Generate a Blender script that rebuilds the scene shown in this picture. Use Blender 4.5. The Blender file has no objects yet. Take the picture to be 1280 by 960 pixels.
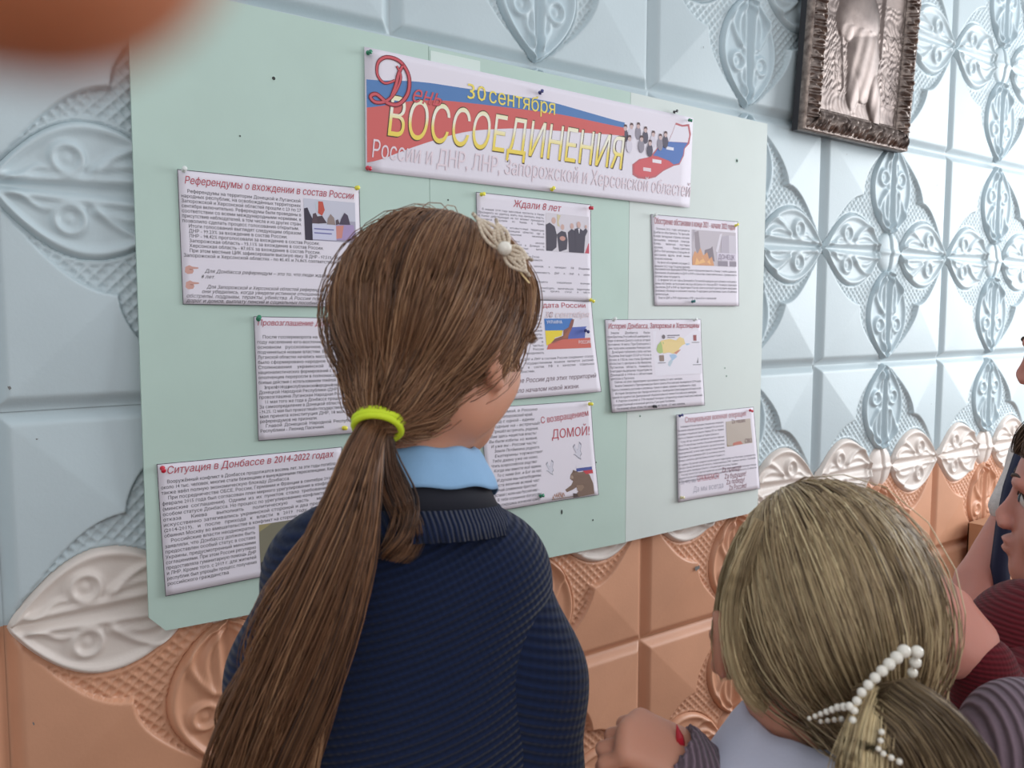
import bpy, math, random
import numpy as np
from mathutils import Vector, Matrix

random.seed(7)
rng = np.random.default_rng(7)
scene = bpy.context.scene
COL = scene.collection
ZO = 1.05          # height of the cream leaf line above the floor

# ------------------------------------------------------------------ camera
CX, CY, CZ, YAW, PITCH, ROLL, FPX = -0.0854207, -1.3890618, 0.4549571 + ZO, 0.6154496, -0.0833461, 0.000483, 1041.13
CAMP = np.array([CX, CY, CZ])
FW = np.array([math.sin(YAW)*math.cos(PITCH), math.cos(YAW)*math.cos(PITCH), math.sin(PITCH)])
R0 = np.array([math.cos(YAW), -math.sin(YAW), 0.0])
U0 = np.cross(R0, FW)
RT = math.cos(ROLL)*R0 + math.sin(ROLL)*U0
UP = -math.sin(ROLL)*R0 + math.cos(ROLL)*U0
cam = bpy.data.cameras.new('camera')
cam.sensor_width = 36.0
cam.lens = FPX/1280*36.0
cam.clip_start = 0.004
cam.clip_end = 50
co = bpy.data.objects.new('camera', cam)
COL.objects.link(co)
M = Matrix.Identity(4)
for i in range(3):
    M[i][0] = RT[i]; M[i][1] = UP[i]; M[i][2] = -FW[i]; M[i][3] = CAMP[i]
co.matrix_world = M
scene.camera = co
cam.dof.use_dof = True                     # a phone lens, two millimetres wide
cam.dof.focus_distance = 1.28
cam.dof.aperture_fstop = cam.lens/2.9

def at(px, py, depth):
    return CAMP + depth*(FW + RT*(px-640)/FPX - UP*(py-480)/FPX)
def onp(px, py, Y):
    d = FW + RT*(px-640)/FPX - UP*(py-480)/FPX
    return CAMP + (Y-CY)/d[1]*d

# ------------------------------------------------------------------ world and light
w = bpy.data.worlds.new('world'); scene.world = w; w.use_nodes = True
w.node_tree.nodes['Background'].inputs['Color'].default_value = (0.92, 0.95, 1.0, 1)
w.node_tree.nodes['Background'].inputs['Strength'].default_value = 0.73

def area(name, loc, target, sx, sy, power, color):
    l = bpy.data.lights.new(name, 'AREA'); l.shape = 'RECTANGLE'; l.size = sx; l.size_y = sy
    l.energy = power; l.color = color
    o = bpy.data.objects.new(name, l); COL.objects.link(o)
    o.location = loc
    o.rotation_euler = (Vector(target)-Vector(loc)).to_track_quat('-Z', 'Y').to_euler()
    return o
area('window_daylight', (4.52, -1.55, 2.0), (1.6, 0, 1.5), 2.2, 1.8, 82, (0.93, 0.97, 1.0))
area('rear_fill_light', (-1.4, -3.6, 2.5), (0.6, 0, 1.2), 2.2, 1.5, 26, (1.0, 0.97, 0.93))  # unseen warm fill light behind the camera; no window is modelled there
scene.view_settings.view_transform = 'Standard'
scene.view_settings.look = 'None'
scene.view_settings.gamma = 1.0
scene.view_settings.use_curve_mapping = False
scene.view_settings.exposure = 0.22

# ------------------------------------------------------------------ helpers
def lin(c):
    return tuple(((x/255)/12.92 if x/255 <= 0.04045 else (((x/255)+0.055)/1.055)**2.4) for x in c)

def mat(name, rgb, rough=0.6, metal=0.0, spec=0.5, noise=0.0, nscale=20, bump=0.0, bscale=200, sss=0.0, rgb2=None, coat=0.0, sheen=0.0):
    m = bpy.data.materials.new(name); m.use_nodes = True
    nt = m.node_tree; b = nt.nodes['Principled BSDF']
    c = lin(rgb)
    b.inputs['Base Color'].default_value = (*c, 1)
    b.inputs['Roughness'].default_value = rough
    b.inputs['Metallic'].default_value = metal
    b.inputs['Specular IOR Level'].default_value = spec
    b.inputs['Coat Weight'].default_value = coat
    b.inputs['Sheen Weight'].default_value = sheen
    if sss:
        b.inputs['Subsurface Weight'].default_value = sss
        b.inputs['Subsurface Radius'].default_value = (1.0, 0.35, 0.2)
        b.inputs['Subsurface Scale'].default_value = 0.006
    tc = nt.nodes.new('ShaderNodeTexCoord')
    if noise or rgb2:
        n = nt.nodes.new('ShaderNodeTexNoise'); n.inputs['Scale'].default_value = nscale; n.inputs['Detail'].default_value = 5
        nt.links.new(tc.outputs['Object'], n.inputs['Vector'])
        r = nt.nodes.new('ShaderNodeValToRGB')
        r.color_ramp.elements[0].position = 0.3; r.color_ramp.elements[1].position = 0.7
        c2 = lin(rgb2) if rgb2 else tuple(x*(1-noise) for x in c)
        r.color_ramp.elements[0].color = (*c2, 1); r.color_ramp.elements[1].color = (*c, 1)
        nt.links.new(n.outputs['Fac'], r.inputs['Fac'])
        nt.links.new(r.outputs['Color'], b.inputs['Base Color'])
    if bump:
        n = nt.nodes.new('ShaderNodeTexNoise'); n.inputs['Scale'].default_value = bscale; n.inputs['Detail'].default_value = 3
        nt.links.new(tc.outputs['Object'], n.inputs['Vector'])
        bp = nt.nodes.new('ShaderNodeBump'); bp.inputs['Strength'].default_value = bump; bp.inputs['Distance'].default_value = 0.001
        nt.links.new(n.outputs['Fac'], bp.inputs['Height'])
        nt.links.new(bp.outputs['Normal'], b.inputs['Normal'])
    return m

def mesh_np(name, V, F, mats=None, smooth=True, mi=None):
    """F: (n,3) or (n,4) array, or list of both"""
    V = np.asarray(V, dtype=np.float32)
    me = bpy.data.meshes.new(name)
    Fs = F if isinstance(F, list) else [F]
    Fs = [np.asarray(f, dtype=np.int32) for f in Fs if len(f)]
    me.vertices.add(len(V)); me.vertices.foreach_set('co', V.ravel())
    nl = sum(f.size for f in Fs); npoly = sum(len(f) for f in Fs)
    me.loops.add(nl); me.loops.foreach_set('vertex_index', np.concatenate([f.ravel() for f in Fs]))
    me.polygons.add(npoly)
    tot = np.concatenate([np.full(len(f), f.shape[1], dtype=np.int32) for f in Fs])
    st = np.concatenate([[0], np.cumsum(tot)[:-1]]).astype(np.int32)
    me.polygons.foreach_set('loop_start', st)
    if mi is not None: me.polygons.foreach_set('material_index', np.asarray(mi, dtype=np.int32))
    me.polygons.foreach_set('use_smooth', np.full(npoly, smooth, dtype=bool))
    me.update(calc_edges=True)
    for m in (mats or []): me.materials.append(m)
    return me

def put(name, me, parent=None, loc=None, label=None, cat=None, group=None, kind=None, material=None):
    o = bpy.data.objects.new(name, me); COL.objects.link(o)
    if parent is not None: o.parent = parent
    if loc is not None: o.location = loc
    if material is not None: me.materials.append(material)
    tag(o, label, cat, group, kind)
    return o
def tag(o, label=None, cat=None, group=None, kind=None):
    if label: o['label'] = label
    if cat: o['category'] = cat
    if group: o['group'] = group
    if kind: o['kind'] = kind
def empty(name, loc, label, cat, group=None):
    o = bpy.data.objects.new(name, None); COL.objects.link(o); o.location = loc
    o.empty_display_size = 0.05
    tag(o, label, cat, group); return o

class MB:
    """collects pieces into one mesh"""
    def __init__(s): s.V = []; s.Q = []; s.T = []; s.n = 0
    def add(s, V, F):
        V = np.asarray(V, float); F = np.asarray(F, int)
        (s.Q if F.shape[1] == 4 else s.T).append(F+s.n); s.V.append(V); s.n += len(V); return s
    def box(s, a, b):
        x0, y0, z0 = a; x1, y1, z1 = b
        V = [(x0,y0,z0),(x1,y0,z0),(x1,y1,z0),(x0,y1,z0),(x0,y0,z1),(x1,y0,z1),(x1,y1,z1),(x0,y1,z1)]
        return s.add(V, [(0,3,2,1),(4,5,6,7),(0,1,5,4),(1,2,6,5),(2,3,7,6),(3,0,4,7)])
    def tube(s, P, r, n=8, cap=True):
        P = np.asarray(P, float); K = len(P)
        r = np.broadcast_to(np.asarray(r, float), (K,))
        T = np.gradient(P, axis=0); T /= np.linalg.norm(T, axis=1)[:, None]+1e-12
        ref = np.array([0, 0, 1.0]) if abs(T[:, 2]).mean() < .8 else np.array([1.0, 0, 0])
        A = np.cross(T, ref); A /= np.linalg.norm(A, axis=1)[:, None]+1e-12; B = np.cross(T, A)
        an = np.arange(n)/n*2*math.pi
        V = P[:, None]+r[:, None, None]*(A[:, None]*np.cos(an)[None, :, None]+B[:, None]*np.sin(an)[None, :, None])
        i = np.arange(K-1)[:, None]*n; j = np.arange(n)[None]; j2 = (j+1) % n
        F = np.stack([i+j, i+j2, i+n+j2, i+n+j], -1).reshape(-1, 4)
        s.add(V.reshape(-1, 3), F)
        if cap:
            V2 = np.vstack([V[0], P[:1], V[-1], P[-1:]])
            F2 = [(n, (k+1) % n, k) for k in range(n)]+[(2*n+1, n+1+k, n+1+(k+1) % n) for k in range(n)]
            s.add(V2, F2)
        return s
    def ball(s, c, r, n=10):
        c = np.asarray(c, float); r = np.broadcast_to(np.asarray(r, float), (3,))
        th = np.linspace(0, math.pi, n//2+2)[1:-1]; ph = np.arange(n)/n*2*math.pi
        V = np.array([[math.sin(t)*math.cos(p), math.sin(t)*math.sin(p), math.cos(t)] for t in th for p in ph]+[[0,0,1],[0,0,-1]])*r+c
        m = len(th); F = [(i*n+j, (i+1)*n+j, (i+1)*n+(j+1) % n, i*n+(j+1) % n) for i in range(m-1) for j in range(n)]
        T = [(m*n, j, (j+1) % n) for j in range(n)]+[(m*n+1, (m-1)*n+(j+1) % n, (m-1)*n+j) for j in range(n)]
        n0 = s.n; s.V.append(V); s.n += len(V); s.Q.append(np.array(F)+n0); s.T.append(np.array(T)+n0); return s
    def mesh(s, name, mats=None, smooth=True):
        F = []
        if s.Q: F.append(np.vstack(s.Q))
        if s.T: F.append(np.vstack(s.T))
        return mesh_np(name, np.vstack(s.V), F, mats, smooth)

def grid_faces(nu, nv):
    i = np.arange(nu-1)[:, None]*nv; j = np.arange(nv-1)[None]
    return np.stack([i+j, i+j+1, i+nv+j+1, i+nv+j], -1).reshape(-1, 4)

def smooth01(x): x = np.clip(x, 0, 1); return x*x*(3-2*x)

# ------------------------------------------------------------------ room shell
def paint(name, rgb, dirt):
    m = mat(name, rgb, rough=0.42, noise=dirt, nscale=5, bump=0.25, bscale=160, spec=0.45)
    return m
M_BLUE = paint('pale_blue_paint', (194, 208, 213), 0.07)
M_BLUE2 = paint('sky_blue_paint', (188, 205, 212), 0.07)
M_CREAM = paint('cream_paint', (224, 213, 205), 0.06)
M_ORANGE = paint('peach_orange_paint', (216, 160, 128), 0.14)
M_FLOOR = mat('brown_floor_boards', (128, 84, 56), rough=0.5, noise=0.3, nscale=6)
M_PLAIN = mat('plain_wall_paint', (206, 212, 214), rough=0.7)

f = MB().box((-3, -5, -0.05), (5.2, 0.1, 0)).mesh('floor', [M_FLOOR], False)
put('floor', f, kind='structure', label='brown painted board floor')
wall = put('wall_front', MB().box((-1.7, 0.012, 0), (4.6, 0.12, 3.3)).mesh('wall_front', [M_PLAIN], False), kind='structure', label='wall covered in moulded square plaster panels, blue above and peach below')
put('wall_left', MB().box((-1.8, -4.2, 0), (-1.7, 0.12, 3.3)).mesh('wall_left', [M_PLAIN], False), kind='structure', label='plain pale wall at the left end')
mw = MB()
for a_, b_ in (((4.6, -4.2, 0), (4.72, 0.12, 1.05)), ((4.6, -4.2, 2.95), (4.72, 0.12, 3.3)), ((4.6, -0.4, 1.05), (4.72, 0.12, 2.95)), ((4.6, -4.2, 1.05), (4.72, -2.7, 2.95))): mw.box(a_, b_)
put('wall_right', mw.mesh('wall_right', [M_PLAIN], False), kind='structure', label='plain pale wall with the window at the right end')
mf = MB(); M_FRAME = mat('white_window_frame', (226, 226, 224), rough=.5)
for y_ in (-2.7, -1.58, -0.46): mf.box((4.6, y_, 1.05), (4.66, y_+.06, 2.95))
for z_ in (1.05, 2.89): mf.box((4.6, -2.7, z_), (4.66, -0.4, z_+.06))
put('window_1', mf.mesh('window_1', [M_FRAME], False), kind='structure', label='white framed window in the right wall')
sk = MB().box((-1.7, -0.02, 0), (4.6, 0.012, 0.085)).mesh('baseboard_front', [M_FLOOR], False)
put('baseboard_front', sk, kind='structure', label='brown skirting board under the plaster panels')

# ------------------------------------------------------------------ moulded plaster panels
HW = 0.32
def petal_w(r):
    t = np.clip((0.982-r)/0.817, 0, 1)
    s = np.maximum(np.sin(math.pi*t), 0)
    return 0.318*np.where(t < 0.5, s**0.80, s**0.58)
def corner_w(r):
    return 0.465*np.sin(math.pi/2*np.clip((0.965-r)/0.50, 0, 1))**0.85
def gauss(x, s): return np.exp(-(x/s)**2)
def petal_h(r, d, s=None):
    W = petal_w(r); e = W-d
    if s is not None: e = np.where(W < 1e-4, 0, W*(1-s))
    h = 0.005+0.0120*smooth01(e/0.035)
    h = h-0.0085*smooth01((e-0.025)/0.055)
    # spine
    sp = 0.022+0.03*np.clip((0.9-r)/0.7, 0, 1)
    h = h+0.0075*gauss(d-sp-0.012, 0.018)*smooth01((0.97-r)/0.1)-0.006*(1-smooth01(d/sp))
    # scroll ring with its button
    k = np.hypot(r-0.66, d-0.135)
    h = h+0.0085*gauss(k-0.062, 0.018)+0.0045*gauss(k, 0.026)
    # leaf ribs sweeping from the base to the scroll
    for a0, a1, am, ph in ((0.055, 0.20, 0.0075, 0.0), (0.02, 0.115, 0.006, 0.05)):
        tt = np.clip((r-0.17-ph)/0.38, 0, 1)
        dc = a0+(a1-a0)*np.sin(math.pi*tt**0.8)*0.9+0.04*tt
        h = h+am*gauss(d-dc, 0.020)*smooth01((0.585-r)/0.05)*smooth01((r-0.14)/0.05)
    # small wave towards the tip
    dc = 0.062+0.028*np.sin((r-0.70)*26)
    h = h+0.0055*gauss(d-dc, 0.016)*smooth01((r-0.70)/0.05)*smooth01((0.93-r)/0.05)
    return h
def tile_h(u, v):
    a, b = np.abs(u), np.abs(v)
    r = np.maximum(a, b); d = np.minimum(a, b)
    m = np.minimum(1-a, 1-b)
    # lattice ground
    sx, sy = u*HW, v*HW
    pit = 0.0142
    l1 = np.abs(((sx+sy)/pit*0.7071+0.5) % 1-0.5); l2 = np.abs(((sx-sy)/pit*0.7071+0.5) % 1-0.5)
    h = 0.0030+0.0038*np.maximum(gauss(l1, 0.15), gauss(l2, 0.15))
    # corner pyramids
    ec = d-corner_w(r)
    hc = 0.0060+0.0270*m
    h = np.where(ec > 0, h+(hc-h)*smooth01(ec/0.012), h)
    # under the leaves and boss (those are their own pieces)
    ep = petal_w(r)-d
    h = np.where(ep > -0.02, np.where(ep > 0, 0.001, 0.006+0*ep), h)
    h = np.where(np.hypot(u, v) < 0.20, 0.002, h)
    # bevelled joint all round
    h = np.where(m < 0.075, np.minimum(h, 0.0072)*0+(-0.009+(np.minimum(h, 0.0095)+0.009)*smooth01(m/0.075)), h)
    return h
N = 236
g = np.linspace(-1, 1, N)
Ug, Vg = np.meshgrid(g, g, indexing='ij')
Hg = tile_h(Ug, Vg)
TV = np.stack([Ug*HW, -Hg, Vg*HW], -1).reshape(-1, 3)
TF = grid_faces(N, N)
upper = (Vg[:-1, :-1].ravel()+1/(N-1)) >= 0
panel_me = mesh_np('panel', TV, TF, [M_BLUE, M_BLUE], True, mi=np.where(upper, 0, 1))
# a leaf, built along +x, mirrored about its spine
NR, NS = 96, 45
rr = 0.982-(0.982-0.165)*(np.linspace(0, 1, NR))
ss = np.linspace(-1, 1, NS); ss = np.sign(ss)*np.abs(ss)**0.9
RR, SS = np.meshgrid(rr, ss, indexing='ij')
DD = SS*petal_w(RR)
HH = petal_h(RR, np.abs(DD), np.abs(SS))
edge = (np.abs(SS) > 0.999) | (RR > rr[0]-1e-6) | (RR < rr[-1]+1e-6)
HH = np.where(edge, -0.001, HH)
leaf_me = mesh_np('leaf_relief', np.stack([RR*HW, -HH, DD*HW], -1).reshape(-1, 3), grid_faces(NR, NS), [M_BLUE], True)
# boss of four domes round the crossing
g2 = np.linspace(-0.2, 0.2, 61); Ub, Vb = np.meshgrid(g2, g2, indexing='ij')
rho = np.hypot(Ub, Vb)
hb = 0.003+0.015*np.sqrt(np.clip(1-(rho/0.185)**2, 0, 1))-0.010*gauss(Ub, 0.018)+0.004*gauss(Vb, 0.022)
hb = np.where(rho > 0.195, -0.001, hb)
keep = (rho[:-1, :-1] < 0.2).ravel()
boss_me = mesh_np('centre_boss', np.stack([Ub*HW, -hb, Vb*HW], -1).reshape(-1, 3), grid_faces(61, 61)[keep], [M_BLUE], True)

XJ = {-2: -0.642, 0: -0.010, 2: 0.630, 4: 1.276, 6: 1.923, 8: 2.570, 10: 3.205, 12: 3.845, 14: 4.485, -4: -1.282}
ZJ = {-3: -0.95, -1: -0.317, 1: 0.316, 3: 0.957, 5: 1.600, 7: 2.245}
def setm(o, slot, m):
    o.material_slots[slot].link = 'OBJECT'; o.material_slots[slot].material = m
for xi in range(-4, 14, 2):
    for zi in range(-3, 7, 2):
        x0, x1, z0, z1 = XJ[xi], XJ[xi+2], ZJ[zi], ZJ[zi+2]
        cxm, czm = (x0+x1)/2, (z0+z1)/2+ZO
        sx, sz = (x1-x0)/(2*HW), (z1-z0)/(2*HW)
        P = put('panel', panel_me, wall, (cxm, 0.004*random.uniform(-.6, .6), czm))
        P.scale = (sx*1.003, 1, sz*1.003); P.rotation_euler = (0, random.uniform(-.003, .003), 0)
        up = M_BLUE if zi >= -1 else M_ORANGE
        lo = M_BLUE if zi >= 1 else M_ORANGE
        setm(P, 0, up); setm(P, 1, lo)
        for k in range(4):
            L = put('leaf_relief', leaf_me, P); L.rotation_euler = (0, -k*math.pi/2, 0)
            if k in (0, 2): m = M_BLUE if zi >= 1 else (M_CREAM if zi == -1 else M_ORANGE)
            else:
                upq = (k == 1)
                m = M_BLUE2 if (zi >= 1 or (zi == -1 and upq)) else M_ORANGE
            setm(L, 0, m)
        Bs = put('centre_boss', boss_me, P)
        setm(Bs, 0, M_BLUE if zi >= 1 else (M_CREAM if zi == -1 else M_ORANGE))
# ------------------------------------------------------------------ pinboard sheets
YB = -0.034       # face of the boards
M_BOARD = mat('pale_green_board', (188, 210, 200), rough=0.55, noise=0.05, nscale=9, bump=0.12, bscale=90, spec=0.35)
M_HOLE = mat('dark_hole', (58, 62, 60), rough=0.9)
M_BOARD2 = mat('paler_green_board', (212, 221, 217), rough=0.55, noise=0.04, nscale=9, bump=0.12, bscale=90, spec=0.35)
def board(x0, x1, tl, tr, br, bl, label, cut=False, m=None):
    V = []; th = 0.005
    # outline (x,z) with a chipped lower left corner on the first sheet
    if cut: P = [(x0, tl), (x1, tr), (x1, br), (x0+0.022, bl), (x0-0.002, bl+0.026)]
    else: P = [(x0, tl), (x1, tr), (x1, br), (x0, bl)]
    n = len(P); V = [(x, YB, z) for x, z in P]+[(x, YB+th, z) for x, z in P]
    me = bpy.data.meshes.new('pinboard_sheet')
    me.from_pydata(V, [], [tuple(range(n)), tuple(range(2*n-1, n-1, -1))]+[(i, i+n, (i+1) % n+n, (i+1) % n) for i in range(n)])
    me.materials.append(m or M_BOARD)
    o = put('pinboard_sheet', me, label=label, cat='board', group='pale green pinboard sheets on the wall')
    return o
BL_ = board(0.1835, 0.6870, 0.945+ZO, 0.9400+ZO, -0.0495+ZO, -0.0415+ZO, 'left sheet of the pale green pinboard, with a chipped lower left corner', True)
BM_ = board(0.6880, 1.1850, 0.9385+ZO, 0.9320+ZO, -0.0570+ZO, -0.0520+ZO, 'middle sheet of the pale green pinboard, under most of the banner')
BR_ = board(1.1860, 1.6460, 0.9318+ZO, 0.9250+ZO, -0.0500+ZO, -0.0560+ZO, 'right sheet of the pale green pinboard, nearest the framed relief', m=M_BOARD2)
def hole(px, py, r, par, long_=1.0):
    q = onp(px, py, YB)
    a = np.linspace(0, 2*math.pi, 9)[:-1]
    V = [(q[0]+r*math.cos(t), YB-0.0004, q[2]+r*long_*math.sin(t)) for t in a]
    V += [(q[0]+r*1.8*math.cos(t), YB-0.0001, q[2]+r*1.8*long_*math.sin(t)) for t in a]
    F = [(i, (i+1) % 8, 8+(i+1) % 8, 8+i) for i in range(8)]
    me = bpy.data.meshes.new('pin_hole'); me.from_pydata(V, [], [tuple(range(8))]+F)
    me.materials.append(M_HOLE); me.materials.append(M_BOARD)
    for p_ in me.polygons[1:]: p_.material_index = 1
    put('pin_hole', me, par)
for px, py, r, s, L in ((342, 98, .0030, BL_, 1), (702, 640, .0028, BM_, 2.0), (741, 650, .0022, BM_, 1), (921, 201, .0035, BR_, 1), (632, 655, .0025, BM_, 1.2),
                        (908, 470, .0018, BR_, 1), (800, 520, .0018, BR_, 1), (730, 285, .0018, BM_, 1), (885, 320, .0018, BR_, 1), (560, 250, .0018, BM_, 1),
                        (300, 170, .0015, BL_, 1), (495, 74, .0022, BL_, 1), (745, 578, .0018, BM_, 1), (906, 460, .0015, BR_, 1)):
    hole(px, py, r, s, L)

# ------------------------------------------------------------------ lettering: a glyph cache laid out by hand
CH = sorted(set('АБВГДЕЁЖЗИЙКЛМНОПРСТУФХЦЧШЩЪЫЬЭЮЯабвгдеёжзийклмнопрстуфхцчшщъыьэюяZ0123456789.,-–:;!?()%"'))
GL = {}
def fill_outline(V, E):
    """triangles of the non-zero winding area of closed outlines (glyph contours may overlap)"""
    from mathutils.geometry import delaunay_2d_cdt
    if not len(E): return V[:0], np.zeros((0, 3), int)
    # orient each contour along its vertex order
    E2 = []
    for a, b in E:
        if abs(a-b) == 1: E2.append((min(a, b), max(a, b)))
        else: E2.append((max(a, b), min(a, b)))
    vo, eo, fo, _, _, _ = delaunay_2d_cdt([Vector((float(x), float(y))) for x, y in V], [(int(a), int(b)) for a, b in E2], [], 0, 1e-5)
    vo = np.array([tuple(v) for v in vo]); fo = np.array([tuple(f) for f in fo if len(f) == 3])
    if not len(fo): return vo, np.zeros((0, 3), int)
    Cn = vo[fo].mean(1); A = V[[a for a, b in E2]]; B = V[[b for a, b in E2]]
    px, py = Cn[:, 0][:, None], Cn[:, 1][:, None]
    up = (A[:, 1][None] <= py) & (B[:, 1][None] > py); dn = (A[:, 1][None] > py) & (B[:, 1][None] <= py)
    side = (B[:, 0]-A[:, 0])[None]*(py-A[:, 1][None])-(px-A[:, 0][None])*(B[:, 1]-A[:, 1])[None]
    wn = (up & (side > 0)).sum(1)-(dn & (side < 0)).sum(1)
    return vo, fo[wn != 0]
def build_glyphs(key, offset, res):
    objs = []
    for c in CH+['#']:
        cu = bpy.data.curves.new('glyph', 'FONT'); cu.body = c if c != '#' else 'HH'; cu.size = 1; cu.resolution_u = res; cu.offset = offset; cu.fill_mode = 'NONE'
        o = bpy.data.objects.new('glyph', cu); COL.objects.link(o); objs.append((c, o))
        if key == 'n':
            cu2 = bpy.data.curves.new('glyph', 'FONT'); cu2.body = 'H'+c+'H' if c != '#' else 'H'; cu2.size = 1; cu2.resolution_u = 1
            o2 = bpy.data.objects.new('glyph', cu2); COL.objects.link(o2); objs.append((c+'w', o2))
    bpy.context.view_layer.update(); dg = bpy.context.evaluated_depsgraph_get()
    out = {}
    for c, o in objs:
        ev = o.evaluated_get(dg); me = ev.to_mesh()
        nv = len(me.vertices); V = np.zeros(nv*3); me.vertices.foreach_get('co', V); V = V.reshape(-1, 3)
        if c.endswith('w') and len(c) == 2:
            out[c] = V[:, 0].max()-V[:, 0].min()
        else:
            E = np.zeros(len(me.edges)*2, dtype=np.int64); me.edges.foreach_get('vertices', E)
            out[c] = fill_outline(V[:, :2], E.reshape(-1, 2))
        ev.to_mesh_clear()
    for c, o in objs:
        d = o.data; bpy.data.objects.remove(o); bpy.data.curves.remove(d)
    return out
GN = build_glyphs('n', 0.006, 1); G3 = build_glyphs('h', 0.012, 3); GO = build_glyphs('o', 0.030, 2); GB = build_glyphs('b', 0.018, 1); GF = build_glyphs('f', 0.026, 3); GX = build_glyphs('x', 0.060, 3)
HHW = np.ptp(GN['#'][0][:, 0])
ADV = {c: GN[c+'w']-HHW for c in CH}
LSB = 0.0
def text_mesh(s, x, y, size, width=None, shear=0.0, xs=1.0, G=None, justify=True, slope=0.0, arc=None):
    """x,y in mm, y down; returns V (mm, y down), T"""
    G = G or GN
    words = s.split(' ')
    sp = 0.27
    nat = sum(ADV[c] for c in s if c != ' ')+sp*(len(words)-1)
    nat *= size
    if width:
        if justify and len(words) > 1:
            nb = nat/xs
            k = width/nat
            xs2 = min(max(k, 0.78), 1.06)
            extra = (width-nat*xs2)/(len(words)-1)
        else:
            xs2 = width/nat; extra = 0
    else: xs2, extra = xs, 0
    VV, TT, n, cx = [], [], 0, 0.0
    for c in s:
        if c == ' ': cx += sp*size*xs2+extra; continue
        v, t = G[c]
        if len(v):
            X = x+cx+(v[:, 0]+shear*v[:, 1])*size*xs2
            Y = y-v[:, 1]*size+slope*(X-x)
            VV.append(np.c_[X, Y]); TT.append(t+n); n += len(v)
        cx += ADV[c]*size*xs2
    return np.vstack(VV), np.vstack(TT)

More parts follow.
